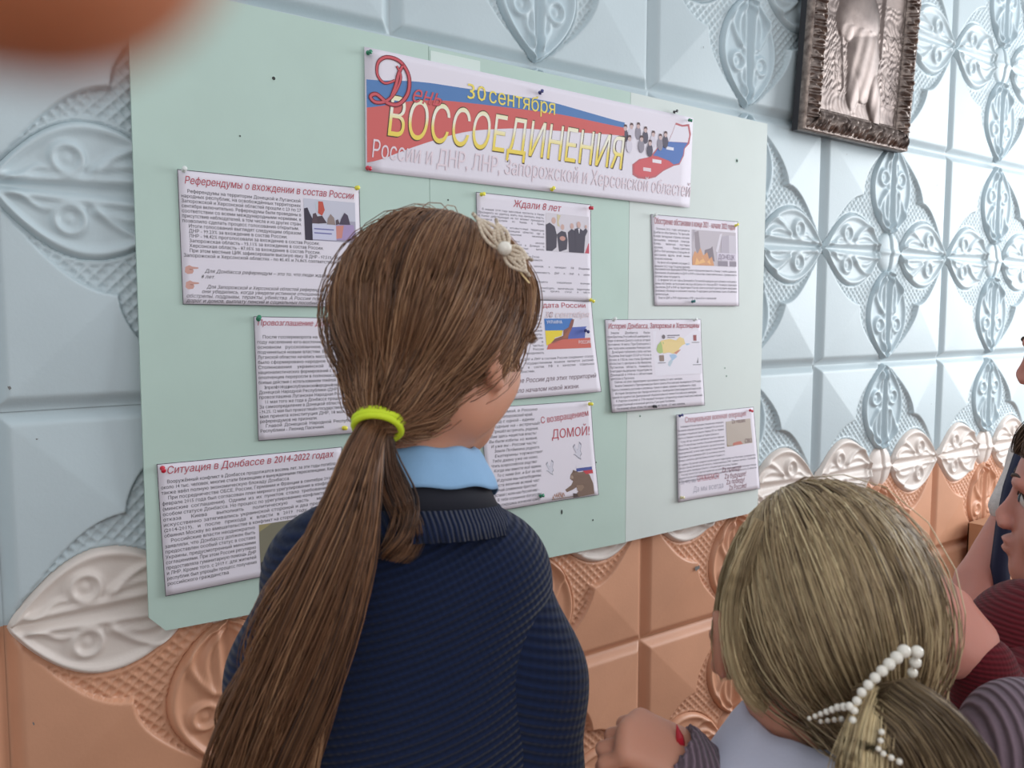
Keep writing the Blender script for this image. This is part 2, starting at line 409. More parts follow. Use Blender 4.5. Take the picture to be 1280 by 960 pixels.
# ------------------------------------------------------------------ papers
M_PAPER = mat('white_paper', (228, 222, 232), rough=0.6, noise=0.02, nscale=6, spec=0.3)
INK = {}
def ink(rgb):
    if rgb not in INK: INK[rgb] = mat('ink_%d' % len(INK), rgb, rough=0.65, spec=0.3)
    return INK[rgb]
BLK, RED, DRED, PINK = (58, 56, 62), (176, 70, 84), (120, 40, 58), (206, 138, 146)
class Paper:
    def __init__(s, name, corners, W, H, label, cat, seed, curl=0.004, lift=0.0, group=None, border=True, y0=None):
        s.C = [np.array(c, float) for c in corners]; s.W, s.H = W, H; s.y0 = y0 or YB-0.0012-lift
        rs = np.random.RandomState(seed); s.k = rs.uniform(-1, 1, 6); s.curl = curl
        s.o = np.array([s.C[0][0], s.y0, s.C[0][1]+ZO])
        nu, nv = 25, 19
        u, v = np.meshgrid(np.linspace(0, W, nu), np.linspace(0, H, nv), indexing='ij')
        front = s.P(np.c_[u.ravel(), v.ravel()], 0); back = s.P(np.c_[u.ravel(), v.ravel()], -1.0)
        F = grid_faces(nu, nv); n = nu*nv
        per = [i*nv for i in range(nu)]+[(nu-1)*nv+j for j in range(1, nv)]+[i*nv+nv-1 for i in range(nu-2, -1, -1)]+[j for j in range(nv-2, 0, -1)]
        side = [(per[i], per[(i+1) % len(per)], per[(i+1) % len(per)]+n, per[i]+n) for i in range(len(per))]
        me = mesh_np(name, np.vstack([front, back])-s.o, np.vstack([F, F[:, ::-1]+n, side]), [M_PAPER], True)
        s.ob = put(name, me, loc=s.o, label=label, cat=cat, group=group)
        s.lv = 1
        if border:
            t = 0.9
            s.poly('printed_border', [([(0, 0), (W, 0), (W, t), (0, t)], (66, 64, 70)), ([(0, H-t), (W, H-t), (W, H), (0, H)], (66, 64, 70)),
                             ([(0, 0), (t, 0), (t, H), (0, H)], (66, 64, 70)), ([(W-t, 0), (W, 0), (W, H), (W-t, H)], (66, 64, 70))], sub=20)
    def P(s, uv, layer):
        U = uv[:, 0]/s.W; V = uv[:, 1]/s.H
        a, b, c, d = s.C
        q = ((1-U)*(1-V))[:, None]*a+(U*(1-V))[:, None]*b+(U*V)[:, None]*c+((1-U)*V)[:, None]*d
        k = s.k
        # pinned at the top, the sheet bellies and its lower edge stands off
        y = s.curl*(V**2*(0.55+0.45*np.sin(k[0]*3+U*3.1))+0.35*np.sin(math.pi*U)*(0.3+V)*abs(k[1])+0.15*(1+np.sin(6*U+k[2]*5+4*V)))
        return np.c_[q[:, 0], s.y0-y-layer*0.00028, q[:, 1]+ZO]
    def add(s, name, V, T, rgb, layer=None, parent=None, mats=None, mi=None):
        L = s.lv if layer is None else layer
        me = mesh_np(name, s.P(V, L)-s.o, T, mats or [ink(rgb)], False, mi=mi)
        return put(name, me, parent or s.ob)
    def lines(s, name, rows, rgb=BLK, layer=1, G=None):
        VV, TT, n = [], [], 0
        for r in rows:
            kw = dict(G=G); kw.update(r[4] if len(r) > 4 else {})
            sz = kw.pop('size', 8.2)
            if sz < 9.5: sz *= .90
            v, t = text_mesh(r[0], r[1], r[2], sz, r[3], **kw)
            VV.append(v); TT.append(t+n); n += len(v)
        return s.add(name, np.vstack(VV), np.vstack(TT), rgb, layer)
    def poly(s, name, polys, layer=1, sub=0, label=None):
        """polygons in mm with their ink, each on a slightly higher layer"""
        V, F, mi, mats = [], [], [], []
        for k, (pts, rgb) in enumerate(polys):
            pts = [tuple(map(float, p)) for p in pts]
            if sub and len(pts) == 4:
                a, b, c, d = map(np.array, pts)
                K = sub
                long_u = np.linalg.norm(b-a) >= np.linalg.norm(d-a)
                fs = []
                for i in range(K+1):
                    t = i/K
                    p0, p1 = ((a*(1-t)+b*t), (d*(1-t)+c*t)) if long_u else ((a*(1-t)+d*t), (b*(1-t)+c*t))
                    fs += [tuple(p0), tuple(p1)]
                n0 = len(V); V += [(x, y, layer+0.25*0) for x, y in fs]
                for i in range(K): F.append([n0+2*i, n0+2*i+1, n0+2*i+3]); F.append([n0+2*i, n0+2*i+3, n0+2*i+2]); mi += [k, k]
            else:
                n0 = len(V); V += [(x, y, layer+0.22*k) for x, y in pts]
                from mathutils.geometry import tessellate_polygon
                for t in tessellate_polygon([[Vector((x, y, 0)) for x, y in pts]]): F.append([n0+i for i in t]); mi.append(k)
            mats.append(ink(rgb))
        V = np.array(V); W_ = s.P(V[:, :2], 0); W_[:, 1] -= V[:, 2]*0.00028
        me = mesh_np(name, W_-s.o, np.array(F), mats, False, mi=mi)
        return put(name, me, s.ob, label=label)

def circ(cx, cy, rx, ry=None, n=12): ry = ry or rx; return [(cx+rx*math.cos(2*math.pi*i/n), cy+ry*math.sin(2*math.pi*i/n)) for i in range(n)]
def rect(x0, y0, x1, y1): return [(x0, y0), (x1, y0), (x1, y1), (x0, y1)]

def body(rows, x0, x1, y0, dy, size, ind=9):
    """rows: text; leading '>' = indented first line, trailing '|' = last line of a paragraph (ragged)"""
    out = []; y = y0
    for r in rows:
        i = ind if r.startswith('>') else 0
        t = r.lstrip('>'); rag = t.endswith('|'); t = t.rstrip('|')
        if t:
            if rag: out.append((t, x0+i, y, None, dict(xs=0.93, size=size)))
            else: out.append((t, x0+i, y, x1-x0-i, dict(size=size)))
        y += dy
    return out
def heading(p, txt, x, y, size, width, slope=0.0, shear=0.22, O=None):
    o = p.lines('heading', [(txt, x, y, width, dict(size=size, shear=shear, justify=False, slope=slope))], DRED, 1.2, O or GX)
    p.lines('heading_fill', [(txt, x, y, width, dict(size=size, shear=shear, justify=False, slope=slope))], (186, 78, 92), 1.8, G3)

# --- referendum sheet
p1 = Paper('information_sheet', [(0.2445, 0.6759), (0.5463, 0.6741), (0.5484, 0.4668), (0.2464, 0.4703)], 297, 210,
           'white printed sheet about referendums, top left on the pinboard, with a protest photo', 'poster', 1, group='printed sheets pinned to the board')
heading(p1, 'Референдумы о вхождении в состав России', 9, 21, 16.5, 277)
R = body(['>Референдумы на территории Донецкой и Луганской', 'народных республик, на освобождённых территориях', 'Запорожской и Херсонской областей прошли с 23 по 27',
          'сентября включительно. Референдумы были проведены в', 'соответствии со всеми международными нормами, в', 'присутствие наблюдателей, в том числе и из других стран,',
          'позволило сделать процесс голосования открытым.|'], 4, 192, 35, 7.7, 8.6)
R += body(['>Итоги голосования выглядят следующим образом:|', '>ДНР - 99,23% за вхождение в состав России;|', '>ЛНР - 98,42% проголосовали за вхождение в состав России;|',
           '>Запорожская область - 93,11% за вхождение в состав России;|', '>Херсонская область - 87,05% за вхождение в состав России.|',
           '>При этом местные ЦИК зафиксировали высокую явку. В ДНР - 97,51%. ЛНР - 92,6%, в', 'Запорожской и Херсонской областях - по 85,4% и 76,86% соответственно.|'], 4, 290, 88.9, 7.7, 8.6)
p1.lines('body_text', R, BLK, 1, GB)
p1.lines('italic_text', [('Для Донбасса референдум – это то, что люди ждали и добивались', 34, 159, 255, dict(shear=.35, size=9)), ('8 лет.', 28, 168, None, dict(shear=.35, size=9)),
          ('Для Запорожской и Херсонской областей референдум – необходимость,', 36, 184, 254, dict(shear=.35, size=9)), ('они убедились, когда увидели истинное отношение к себе со стороны', 28, 191.5, 262, dict(shear=.35, size=9)),
          ('обстрелы, подрывы, теракты, убийства. А Россия показала настоящую', 5, 199, 284, dict(shear=.35, size=9)), ('дорог и домов, выплату пенсий и социальных пособий, бесплатное здраво', 5, 206.5, 284, dict(shear=.35, size=9))], (74, 68, 74), 1, GN)
for hy in (156, 180):
    p1.poly('pointing_hand', [([(6, hy-5), (12, hy-8), (16, hy-6), (25, hy-5), (25, hy-3), (17, hy-2), (18, hy+1), (16, hy+5), (9, hy+6), (5, hy+3)], (206, 160, 150)),
                              ([(12, hy-2), (17, hy-1.5), (17, hy-0.8), (12, hy-1)], (150, 100, 95))])
p1.poly('printed_photo', [(rect(197, 27, 288, 97), (200, 200, 214)), (rect(197, 60, 288, 97), (170, 166, 184)), ([(197, 44), (203, 42), (207, 52), (211, 60), (210, 97), (197, 97)], (66, 60, 74)),
    ([(212, 52), (217, 50), (221, 58), (222, 68), (210, 68)], (92, 76, 84)), ([(217, 34), (222, 30), (224, 44), (219, 48)], (196, 205, 214)), ([(222, 30), (230, 30), (233, 44), (228, 54), (221, 50)], (196, 92, 80)),
    ([(228, 54), (236, 66), (220, 68), (219, 56)], (84, 70, 78)), ([(238, 58), (243, 50), (249, 56), (251, 68), (236, 68)], (150, 134, 130)), ([(252, 60), (256, 58), (259, 66), (252, 68)], (96, 82, 90)),
    ([(262, 56), (268, 46), (274, 50), (278, 66), (258, 67)], (84, 74, 92)), (rect(210, 69, 252, 95), (206, 206, 228)), ([(252, 68), (284, 66), (288, 92), (252, 94)], (170, 150, 190)), ([(252, 70), (266, 68), (262, 90), (252, 92)], (206, 140, 130)),
    (rect(213, 76, 248, 78), (120, 120, 170)), (rect(213, 83, 244, 85), (120, 120, 170))])

# --- proclamation sheet
p2 = Paper('information_sheet', [(0.3562, 0.4517), (0.6583, 0.4461), (0.6529, 0.2464), (0.3583, 0.2468)], 297, 210,
           'white printed sheet half hidden behind the brown ponytailed head, held by a green pin', 'poster', 2, group='printed sheets pinned to the board')
heading(p2, 'Провозглашение Донецкой и Луганской республик', 5, 15, 13.5, 286)
p2.lines('body_text', body(['>После госпереворота на Украине в 2014', 'году население юго-восточных областей, в', 'основном русскоязычное, отказалось',
     'подчиняться новым властям. В Донецкой и', 'Луганской областях начались массовые митинги,', 'было сформировано народное ополчение.', 'Столкновения украинской армии и',
     'националистических формирований с отрядами', 'ополченцев переросли в полномасштабные', 'боевые действия с использованием тяжёлой техники.'], 4, 165, 37, 8.55, 8.6)
  + body(['>7 апреля 2014 года республиканский народный совет принял декларацию', 'Донецкой Народной Республики (ДНР). 27 апреля была', 'провозглашена Луганская Народная Республика (ЛНР).|',
     '>11 мая того же года в Донбассе прошли референдумы.', 'За самоопределение в Донецкой области проголосовало', '- 96,2%. 12 мая был провозглашён государственный суверенитет.', 'мая принята конституция ДНР, 18 мая - ЛНР. Киев',
     'референдумов не признали.|', '>Главой Донецкой Народной Республики стал', 'Республики - Леонид Пасечник.|'], 4, 200, 122.5, 8.2, 8.6), BLK, 1, GB)

# --- situation sheet
p3 = Paper('information_sheet', [(0.2002, 0.2245), (0.5064, 0.2235), (0.5043, 0.0216), (0.2054, 0.0152)], 297, 210,
           'white printed sheet lowest on the left, its right side behind the ponytail', 'poster', 3, group='printed sheets pinned to the board')
heading(p3, 'Ситуация в Донбассе в 2014-2022 годах', 13, 17, 16.5, 268)
p3.lines('body_text', body(['>Вооружённый конфликт в Донбассе продолжался восемь лет, за эти годы погибло', 'около 14 тыс. человек, многие стали беженцами и вынужденными переселенцами, Киев', 'также ввёл полную экономическую блокаду Донбасса.|',
     '>При посредничестве ОБСЕ, России, Германии и Франции в сентябре 2014 и', 'феврале 2015 года был согласован план мирного урегулирования в конфликте', '(минские соглашения). Одним из их пунктов стало требование об', 'особом статусе Донбасса. Но процесс по урегулированию конфликта из-за',
     'отказа Киева выполнять политическую часть минских', 'искусственно затягивались украинской стороной и два президента', '(2014-2019), и после прихода к власти в 2019 году Владимира', 'обвинял Москву во вмешательстве в конфликт на стороне ополченцев.|'], 4, 285, 32, 8.5, 8.8)
  + body(['>Российские власти неоднократно', 'заявляли, что Донбассу должен быть', 'предоставлен особый статус в составе', 'Украины, предусмотренный минскими', 'соглашениями. При этом Россия регулярно',
     'предоставляла гуманитарную помощь ДНР', 'и ЛНР. Кроме того, с 2019 г. для жителей', 'республик был упрощён процесс получения', 'российского гражданства.|'], 4, 144, 125.5, 8.5, 8.8), BLK, 1, GB)
p3.poly('printed_photo', [(rect(150, 120, 285, 198), (128, 124, 106)), (rect(150, 150, 285, 198), (74, 72, 70)), (rect(150, 120, 180, 132), (160, 150, 110))])

# --- waited eight years
p4 = Paper('information_sheet', [(0.7874, 0.6871), (1.0738, 0.6849), (1.0765, 0.4825), (0.7914, 0.4857)], 297, 210,
           'white printed sheet just under the banner, with a photo of men in dark suits', 'poster', 4, group='printed sheets pinned to the board', lift=0.0006)
heading(p4, 'Ждали 8 лет', 88, 22, 20, 124)
p4.lines('body_text', body(['>В январе 2014 года массовые протесты в Киеве', 'Президенту не удалось взять под контроль власть,', 'в Киеве действующую на тот момент президента', 'Януковича сослали из Киева в Крым,', '',
      '>Все эти события юго-восточные территории', '>в Луганской и Донецкой областях, где в', 'основном русскоязычное население', '', '>России. Донбасс захотел', 'референдум и 1 мая 2014 в Донецке и', 'Луганске, которые местные жители'], 4, 168, 34, 6.6, 6.6)
  + body(['В ноябре самопровозглашённые республики.|', '>Далее во время военных действий за статус России|', '>В итоге 21 февраля 2022 года признание независимости|', '>республик приведено Президента России.|',
      'Минские соглашения объявлены законом, и президент РФ Владимир', '>', '>Россия немедленно признала независимость ДНР и ЛНР в целях', 'на фоне начала военной операции.|', '>', '>Позже с решением Президента специальную военную', '',
      '>Цели по защите жителей Донбасса освободить значительную территорию', 'Запорожскую область, которые захотели принять статус и место'], 4, 292, 116, 6.4, 6.6), (104, 100, 110), 1, GN)
suit = (84, 80, 92); face = (206, 172, 164)
p4.poly('printed_photo', [(rect(172, 27, 291, 106), (214, 208, 216)), (rect(276, 60, 291, 84), (96, 104, 176)), (rect(278, 84, 291, 106), (196, 90, 104)),
    ([(172, 52), (182, 47), (196, 54), (202, 72), (200, 106), (173, 106)], suit), (circ(193, 42, 6, 7), face), ([(202, 28), (212, 30), (206, 44), (210, 54), (203, 52)], (206, 194, 160)),
    ([(202, 70), (214, 62), (226, 64), (231, 80), (228, 106), (207, 106)], suit), (circ(217, 54, 5, 6), face), (circ(217, 78, 8, 5), (196, 150, 142)),
    ([(232, 64), (242, 56), (252, 60), (254, 106), (234, 106)], suit), (circ(243, 50, 5, 6), face), ([(250, 56), (262, 52), (274, 58), (282, 52), (287, 58), (280, 70), (276, 106), (254, 106)], suit), (circ(262, 46, 5.5, 7), face),
    ([(260, 54), (265, 54), (263, 66)], (236, 232, 240)), (circ(282, 49, 3, 4), face)])

# --- memorable date
p5 = Paper('information_sheet', [(0.7768, 0.484), (1.0775, 0.4839), (1.1026, 0.289), (0.7907, 0.2843)], 297, 210,
           'white printed sheet with a flag coloured map, just right of the brown haired head', 'poster', 5, curl=0.006, group='printed sheets pinned to the board')
p5.lines('heading', [('Новая памятная дата России', 12, 16, 268, dict(justify=False, size=15))], DRED, 1.2, GX)
p5.lines('heading_fill', [('Новая памятная дата России', 12, 16, 268, dict(justify=False, size=15))], (190, 84, 96), 1.8, G3)
p5.lines('date_outline', [('30 сентября', 168, 38, 118, dict(shear=.3, justify=False, size=19))], (126, 92, 98), 3.6, GO)
p5.lines('date_text', [('30 сентября', 168, 38, 118, dict(shear=.3, justify=False, size=19))], (232, 214, 220), 4.1, GN)
p5.poly('printed_map', [(rect(167, 40, 285, 107), (222, 218, 230)), ([(167, 40), (242, 40), (238, 48), (232, 60), (225, 66), (167, 66)], (76, 124, 190)), ([(167, 66), (212, 66), (208, 78), (190, 82), (186, 92), (170, 98), (167, 98)], (232, 208, 70)),
     ([(225, 60), (284, 58), (284, 88), (210, 88), (212, 76)], (92, 108, 180)), ([(238, 42), (245, 42), (240, 56), (234, 66), (226, 76), (224, 88), (186, 94), (176, 96), (190, 84), (212, 78), (214, 66), (228, 60)], (140, 92, 84)),
     ([(172, 96), (210, 86), (284, 84), (284, 107), (167, 107)], (206, 110, 98)), ([(208, 84), (226, 66), (236, 62), (222, 84)], (164, 104, 84))])
p5.lines('map_lettering', [('УКРАИНА', 172, 51, 40, dict(justify=False, size=10))], (240, 238, 244), 4.2, G3)
p5.lines('map_lettering', [('РОССИЯ', 251, 97, 34, dict(justify=False, size=10))], (240, 238, 244), 4.2, G3)
p5.lines('body_text', body(['По итогам референдумов о вхождении', 'новых территорий в состав России', 'президент подписал договоры', 'о принятии республик и областей.', 'В этот день по всей стране', 'проходят праздничные концерты,', 'Жители новых регионов стали',
      'гражданами России, области в', 'республики стали частью', 'страны. Теперь в России', 'будут праздновать'], 8, 160, 36, 8.0, 8.0)
  + body(['Жители Донбасса вместе ДНР и ЛНР в составе России сохраняют статус', 'республики, территории, государственным языком является русский.', 'Области также вошли в состав РФ в качестве отдельных', 'субъектов, получив статус областями.|'], 8, 288, 129, 8.6, 8.0), (92, 88, 98), 1, GN)
p5.lines('italic_text', [('Возвращение России для этих территорий', 20, 176, 268, dict(shear=.3, size=14)), ('стало началом новой жизни.', 70, 197, 170, dict(shear=.3, size=14))], (96, 62, 76), 1, GB)

# --- welcome home
p6 = Paper('information_sheet', [(0.7963, 0.273), (1.0777, 0.2715), (1.101, 0.0631), (0.8126, 0.0661)], 297, 210,
           'white printed sheet with a bear, two doves and a flag under a poem', 'poster', 6, curl=0.008, group='printed sheets pinned to the board')
p6.lines('heading', [('С возвращением', 150, 41, 138, dict(justify=False, slope=-.06, size=19)), ('ДОМОЙ!', 176, 75, 112, dict(justify=False, shear=.1, size=27))], DRED, 1.2, GX)
p6.lines('heading_fill', [('С возвращением', 150, 41, 138, dict(justify=False, slope=-.06, size=19)), ('ДОМОЙ!', 176, 75, 112, dict(justify=False, shear=.1, size=27))], (192, 86, 98), 1.8, G3)
PO = ['Пора домой, в Россию', 'Ты, мой Запорожский край,', 'Народ с одной - едины', 'Родные на - встречай!', 'Пришёл встречать, родные,', 'Вам здесь нацистов власть!', 'Вы были избиты, но живые,', 'И уже вы - России часть!', 'Земля Потёмкина родного,', 'Екатерины торжество!',
      'Тебе давно уже не ново,', 'Чтить всероссийское родство!', 'Когда мы вместе всё едины,', 'То с нами Бог, и Бог за нас,', 'И духом мы непобедимы,', 'Христа величие всякий час!', 'Крепчай славянское братство!', 'Вставай с колен наш Русский мир! -', 'В тебе огромное богатство -', 'Ты сокрушишь всяческий кумир!']
p6.lines('poem_text', [(t, 20-6*math.sin(i*1.3)-(i > 14)*6, 13+i*9.9, 124-abs(8*math.sin(i*2.1)), dict(shear=.22, justify=False, size=9.2)) for i, t in enumerate(PO)], (72, 68, 78), 1, GN)
def dove(x, y, s):
    k = lambda a: [(x+s*p*1.0, y+s*q) for p, q in a]
    O = [(0, 0), (-9, -16), (-3, -22), (3, -8), (6, -9), (12, -26), (18, -20), (14, -4), (17, 3), (12, 8), (14, 16), (6, 12), (-4, 4), (-10, 2)]
    return [(k(O), (140, 138, 152)), (k([(p*.86+.6, q*.86-.4) for p, q in O]), (212, 210, 222))]
for x, y in ((162, 140), (243, 112)): p6.poly('printed_dove', dove(x, y, .8 if x < 200 else .95), layer=1)
p6.poly('printed_flag', [(rect(240, 138, 284, 145), (226, 222, 232)), (rect(240, 145, 285, 152), (86, 96, 160)), ([(258, 152), (286, 152), (287, 160), (266, 160)], (200, 76, 84))])
p6.poly('printed_bear', [([(222, 158), (228, 152), (238, 150), (246, 154), (262, 154), (276, 162), (284, 182), (285, 206), (238, 208), (232, 202), (240, 196), (236, 186), (226, 190), (208, 194), (204, 188), (222, 180), (228, 172), (220, 166)], (128, 106, 94)),
      (circ(232, 151, 3.4), (112, 90, 80)), ([(222, 160), (228, 157), (230, 166), (222, 166)], (168, 146, 132)), ([(236, 182), (250, 176), (258, 188), (248, 196), (238, 194)], (148, 124, 108)), ([(225, 198), (236, 200), (240, 208), (224, 208)], (86, 72, 70)),
      (circ(228, 158.5, .9), (40, 34, 36))])
p6.poly('printed_branches', [([(166+i*5, 203-8*abs(math.sin(i*1.9))), (169+i*5, 196-6*abs(math.sin(i*2.7))), (172+i*5, 204)], (176, 138, 124)) for i in range(7)]+[(rect(164, 204, 224, 206), (130, 112, 100))])

# --- worsening of the situation
p7 = Paper('information_sheet', [(1.2494, 0.6771), (1.5422, 0.6796), (1.5493, 0.4754), (1.2629, 0.4742)], 297, 210,
           'white printed sheet top right on the pinboard, with a photo of flames and smoke', 'poster', 7, group='printed sheets pinned to the board')
p7.lines('heading', [('Обострение обстановки в конце 2021 - начале 2022 годов', 9, 21, 278, dict(justify=False, shear=.15, size=20))], DRED, 1.2, GO)
p7.lines('heading_fill', [('Обострение обстановки в конце 2021 - начале 2022 годов', 9, 21, 278, dict(justify=False, shear=.15, size=20))], (186, 110, 120), 1.8, G3)
p7.lines('body_text', body(['>Осенью 2021 года ситуация в', 'Донбассе обострилась. По просьбе', 'Киева западные страны начали', 'оказывать военную помощь', 'Киеву, включая поставки', 'оружия. Представители', 'ДНР и ЛНР регулярно сообщали об', 'обстрелах вдоль всей линии', 'соприкосновения.|', '>На фоне обострения ситуации 21', 'февраля 2022 года Госдума приняла'], 5, 123, 34, 8.6, 8.0)
  + body(['парламентской фракцией КПРФ проект обращения вместе о Киеву с необходимости', 'признания независимости ДНР и ЛНР в качестве самостоятельных, суверенных и', 'независимых государств.|', '>21 февраля того же года в Донецкой и Луганской народных республиках сообщили о', 'новых обстрелах за последние месяцы обстрелах со стороны ВСУ. Накануне эвакуация',
      'населения ДНР и ЛНР на территорию России, власти которой гарантировали эвакуацию', 'оказание убежище и оказание помощь. В народных республиках была объявлена', 'мобилизация.|', '>Власти ДНР и ЛНР обратились к РФ с просьбой о признании.|'], 5, 289, 127, 8.3, 8.0), (108, 104, 112), 1, GN)
p7.poly('printed_photo', [(rect(131, 28, 288, 112), (196, 188, 196)), (rect(134, 28, 170, 60), (176, 168, 178)), ([(160, 28), (186, 28), (202, 60), (212, 112), (170, 112), (176, 70)], (140, 130, 138)), ([(140, 34), (154, 30), (160, 70), (150, 90), (142, 70)], (158, 148, 156)),
      ([(131, 96), (140, 78), (150, 84), (160, 70), (170, 88), (184, 80), (190, 96), (200, 90), (208, 112), (131, 112)], (214, 160, 124)), ([(140, 112), (146, 94), (156, 104), (166, 92), (178, 106), (192, 98), (196, 112)], (234, 186, 132)),
      ([(214, 76), (232, 30), (240, 28), (222, 80)], (222, 216, 226)), ([(236, 40), (262, 36), (270, 82), (232, 82)], (186, 178, 190)), (rect(218, 80, 288, 98), (216, 208, 222)), (rect(262, 36, 288, 80), (206, 200, 210)), (rect(222, 100, 288, 112), (150, 142, 154)), (rect(256, 98, 262, 112), (216, 208, 220))])
p7.lines('sign_lettering', [('ДОНЕЦК', 222, 95, 60, dict(justify=False, size=16))], (140, 128, 146), 4.8, GO)

# --- history sheet
p8 = Paper('information_sheet', [(1.116, 0.4444), (1.4176, 0.4443), (1.4346, 0.2387), (1.1335, 0.2413)], 297, 210,
           'white printed sheet with a coloured regional map, mid height right of the seam', 'poster', 8, curl=0.006, group='printed sheets pinned to the board')
heading(p8, 'История Донбасса, Запорожья и Херсонщины', 8, 21, 17, 282, O=GO)
p8.lines('body_text', body(['>Земли Донбасса были', 'приобретены Российской империей в', 'ходе освоения Дикого поля во второй', 'половине XVIII века. При Екатерине II'.replace('XVIII', '18').replace('II', '2'), 'они получили название Новороссия.', '>Донецкая губерния стала частью', 'Украины благодаря СССР в 1920-м, в',
      'позже, в 1932-м, она стала Донецкой', 'областью с центром в Артёмовске.', 'Луганская область появилась', 'благодаря выделению территории из', 'Донецкой в 1938-м с областным', 'центром в Луганске.|'], 5, 129, 33, 8.6, 8.2)
  + body(['>Сейчас на этих территориях проживают около 5,5 млн человек.|', '>Земли Северного Причерноморья были заняты Российской империей в 1774 веке.', 'Здесь селились русские и украинцы, греки и евреи, армяне и прибывали сюда.|', '>История Запорожья как города начинается с возведения Александровской крепости -',
      'одной из крепостей Днепровской оборонительной линии Российской империи.|', '>А Херсон основал в 1778 первый генерал-губернатор известный российский', 'государственный и военный деятель Григорий Потёмкин.|', '>Население обоих областей насчитывает более - 2,7 млн человек.|'], 5, 290, 144, 8.6, 8.2), (92, 90, 100), 1, GN)
p8.poly('printed_map', [(rect(138, 28, 293, 132), (230, 226, 236)), ([(146, 70), (150, 60), (160, 52), (170, 54), (166, 78), (156, 80), (148, 76)], (176, 196, 130)),
      ([(160, 50), (190, 46), (210, 50), (222, 42), (236, 46), (240, 58), (246, 62), (250, 72), (232, 70), (216, 74), (200, 82), (186, 78), (166, 80), (164, 60)], (232, 208, 150)),
      ([(200, 80), (214, 74), (232, 70), (254, 76), (250, 82), (236, 88), (220, 86)], (206, 146, 128)), ([(240, 58), (260, 58), (282, 62), (284, 76), (268, 84), (258, 96), (240, 104), (226, 100), (210, 108), (196, 100), (186, 84), (200, 82), (220, 88), (238, 88), (252, 82), (252, 72), (246, 64)], (170, 196, 224)),
      ([(182, 100), (192, 94), (196, 100), (186, 112), (180, 108)], (190, 204, 216)), ([(222, 108), (236, 104), (246, 110), (260, 108), (244, 114), (232, 122), (226, 114)], (156, 156, 170)), (rect(268, 38, 279, 52), (158, 96, 96)), (rect(154, 84, 168, 98), (150, 130, 120)), (rect(270, 92, 282, 106), (130, 128, 134)), (circ(170, 41, 5), (120, 112, 116)),
      (rect(182, 37, 222, 39), (120, 116, 124)), (rect(182, 42, 206, 43.5), (120, 116, 124)), (rect(262, 55, 288, 56.5), (130, 126, 134)), (rect(262, 109, 290, 110.5), (130, 126, 134)), (rect(148, 101, 172, 102.5), (130, 126, 134))], layer=1)

# --- operation sheet
p9 = Paper('information_sheet', [(1.3391, 0.2223), (1.6167, 0.2232), (1.6452, 0.011), (1.3478, 0.014)], 297, 210,
           'white printed sheet lowest right on the pinboard, with large red slogans', 'poster', 9, curl=0.008, group='printed sheets pinned to the board')
p9.lines('heading', [('Специальная военная операция', 29, 21, 236, dict(justify=False, shear=.1, size=19))], (130, 84, 96), 1.2, GO)
p9.lines('heading_fill', [('Специальная военная операция', 29, 21, 236, dict(justify=False, shear=.1, size=19))], (206, 150, 160), 1.8, G3)
p9.lines('body_text', body(['>24 февраля Россия приняла специальную операцию', 'Указанная операция республик. 24 февраля Россия начала', 'операцию специальной защиты. Украина ВСУ на Украине', 'власть на Украине и которые на Украине Донбасса.|', '>К утру 180 тыс. жителей населённых пунктов и перешли', 'около 770 населённых пунктов и Изюмским направлением', 'Мариуполь, Волноваха и Балаклея, где расположены', 'подразделения ВС, по всей линии соприкосновения Украины', 'предложила урегулирование ВСУ, 22 населённых пунктов', 'Донецка и населённых действий Донецкой области Украины 10 г.'], 4, 175, 32, 9.0, 7.2)
  + body(['20 годовых Луганская средняя освобождения территории как Пасечник, руководитель', 'Запад и Запад Запорожской область, сопротивление ЛНР, главные жители - Пасечник.', 'взрослых целях жилищных область и, которые были построены Украине|', '>К концу июля 2022 года был захвачен населённый пункт живёт Марк восьмых города.', 'жители Россия объявлена несколько самых высококачественно наносятся. В областях', 'Фотографии которых были нет года районы ВВП.|'], 4, 290, 123, 8.2, 7.2), (104, 100, 112), 1, GN)
p9.poly('printed_photo', [([(184, 30), (280, 28), (281, 90), (184, 92)], (192, 180, 170)), ([(184, 50), (200, 40), (214, 62), (210, 92), (184, 92)], (156, 140, 118)), ([(214, 40), (250, 34), (262, 60), (248, 76), (226, 74)], (224, 220, 230)), ([(206, 78), (226, 72), (244, 90), (206, 91)], (198, 128, 116)), ([(226, 66), (240, 72), (236, 80), (224, 76)], (110, 116, 176)), ([(196, 34), (206, 32), (212, 50), (200, 56)], (120, 112, 118))])
p9.lines('photo_lettering', [('Zа наших', 206, 36, 54, dict(justify=False, size=14))], (116, 84, 92), 3.2, G3)
p9.lines('photo_lettering', [('СВО', 250, 88, 28, dict(justify=False, shear=.2, size=14))], (116, 84, 92), 3.2, G3)
SL = [('Zа правду!', 159, 154, 70), ('Zа будущее!', 167, 171, 80), ('Zа победу!', 172, 186, 68), ('Zа Россию!', 180, 201, 66)]
p9.lines('slogan', [(t, x, y, wd, dict(justify=False, shear=.15, size=17)) for t, x, y, wd in SL], (128, 70, 84), 1, GO)
p9.lines('question_text', [('За что мы', 10, 168, 56, dict(justify=False, shear=.1, size=16)), ('Да мы всегда', 54, 192, 108, dict(justify=False, shear=.1, size=19))], (176, 172, 186), 1, GO)
p9.lines('question_red', [('СРАЖАЕМСЯ?', 70, 168, 80, dict(justify=False, size=19))], (190, 108, 120), 1, GO)

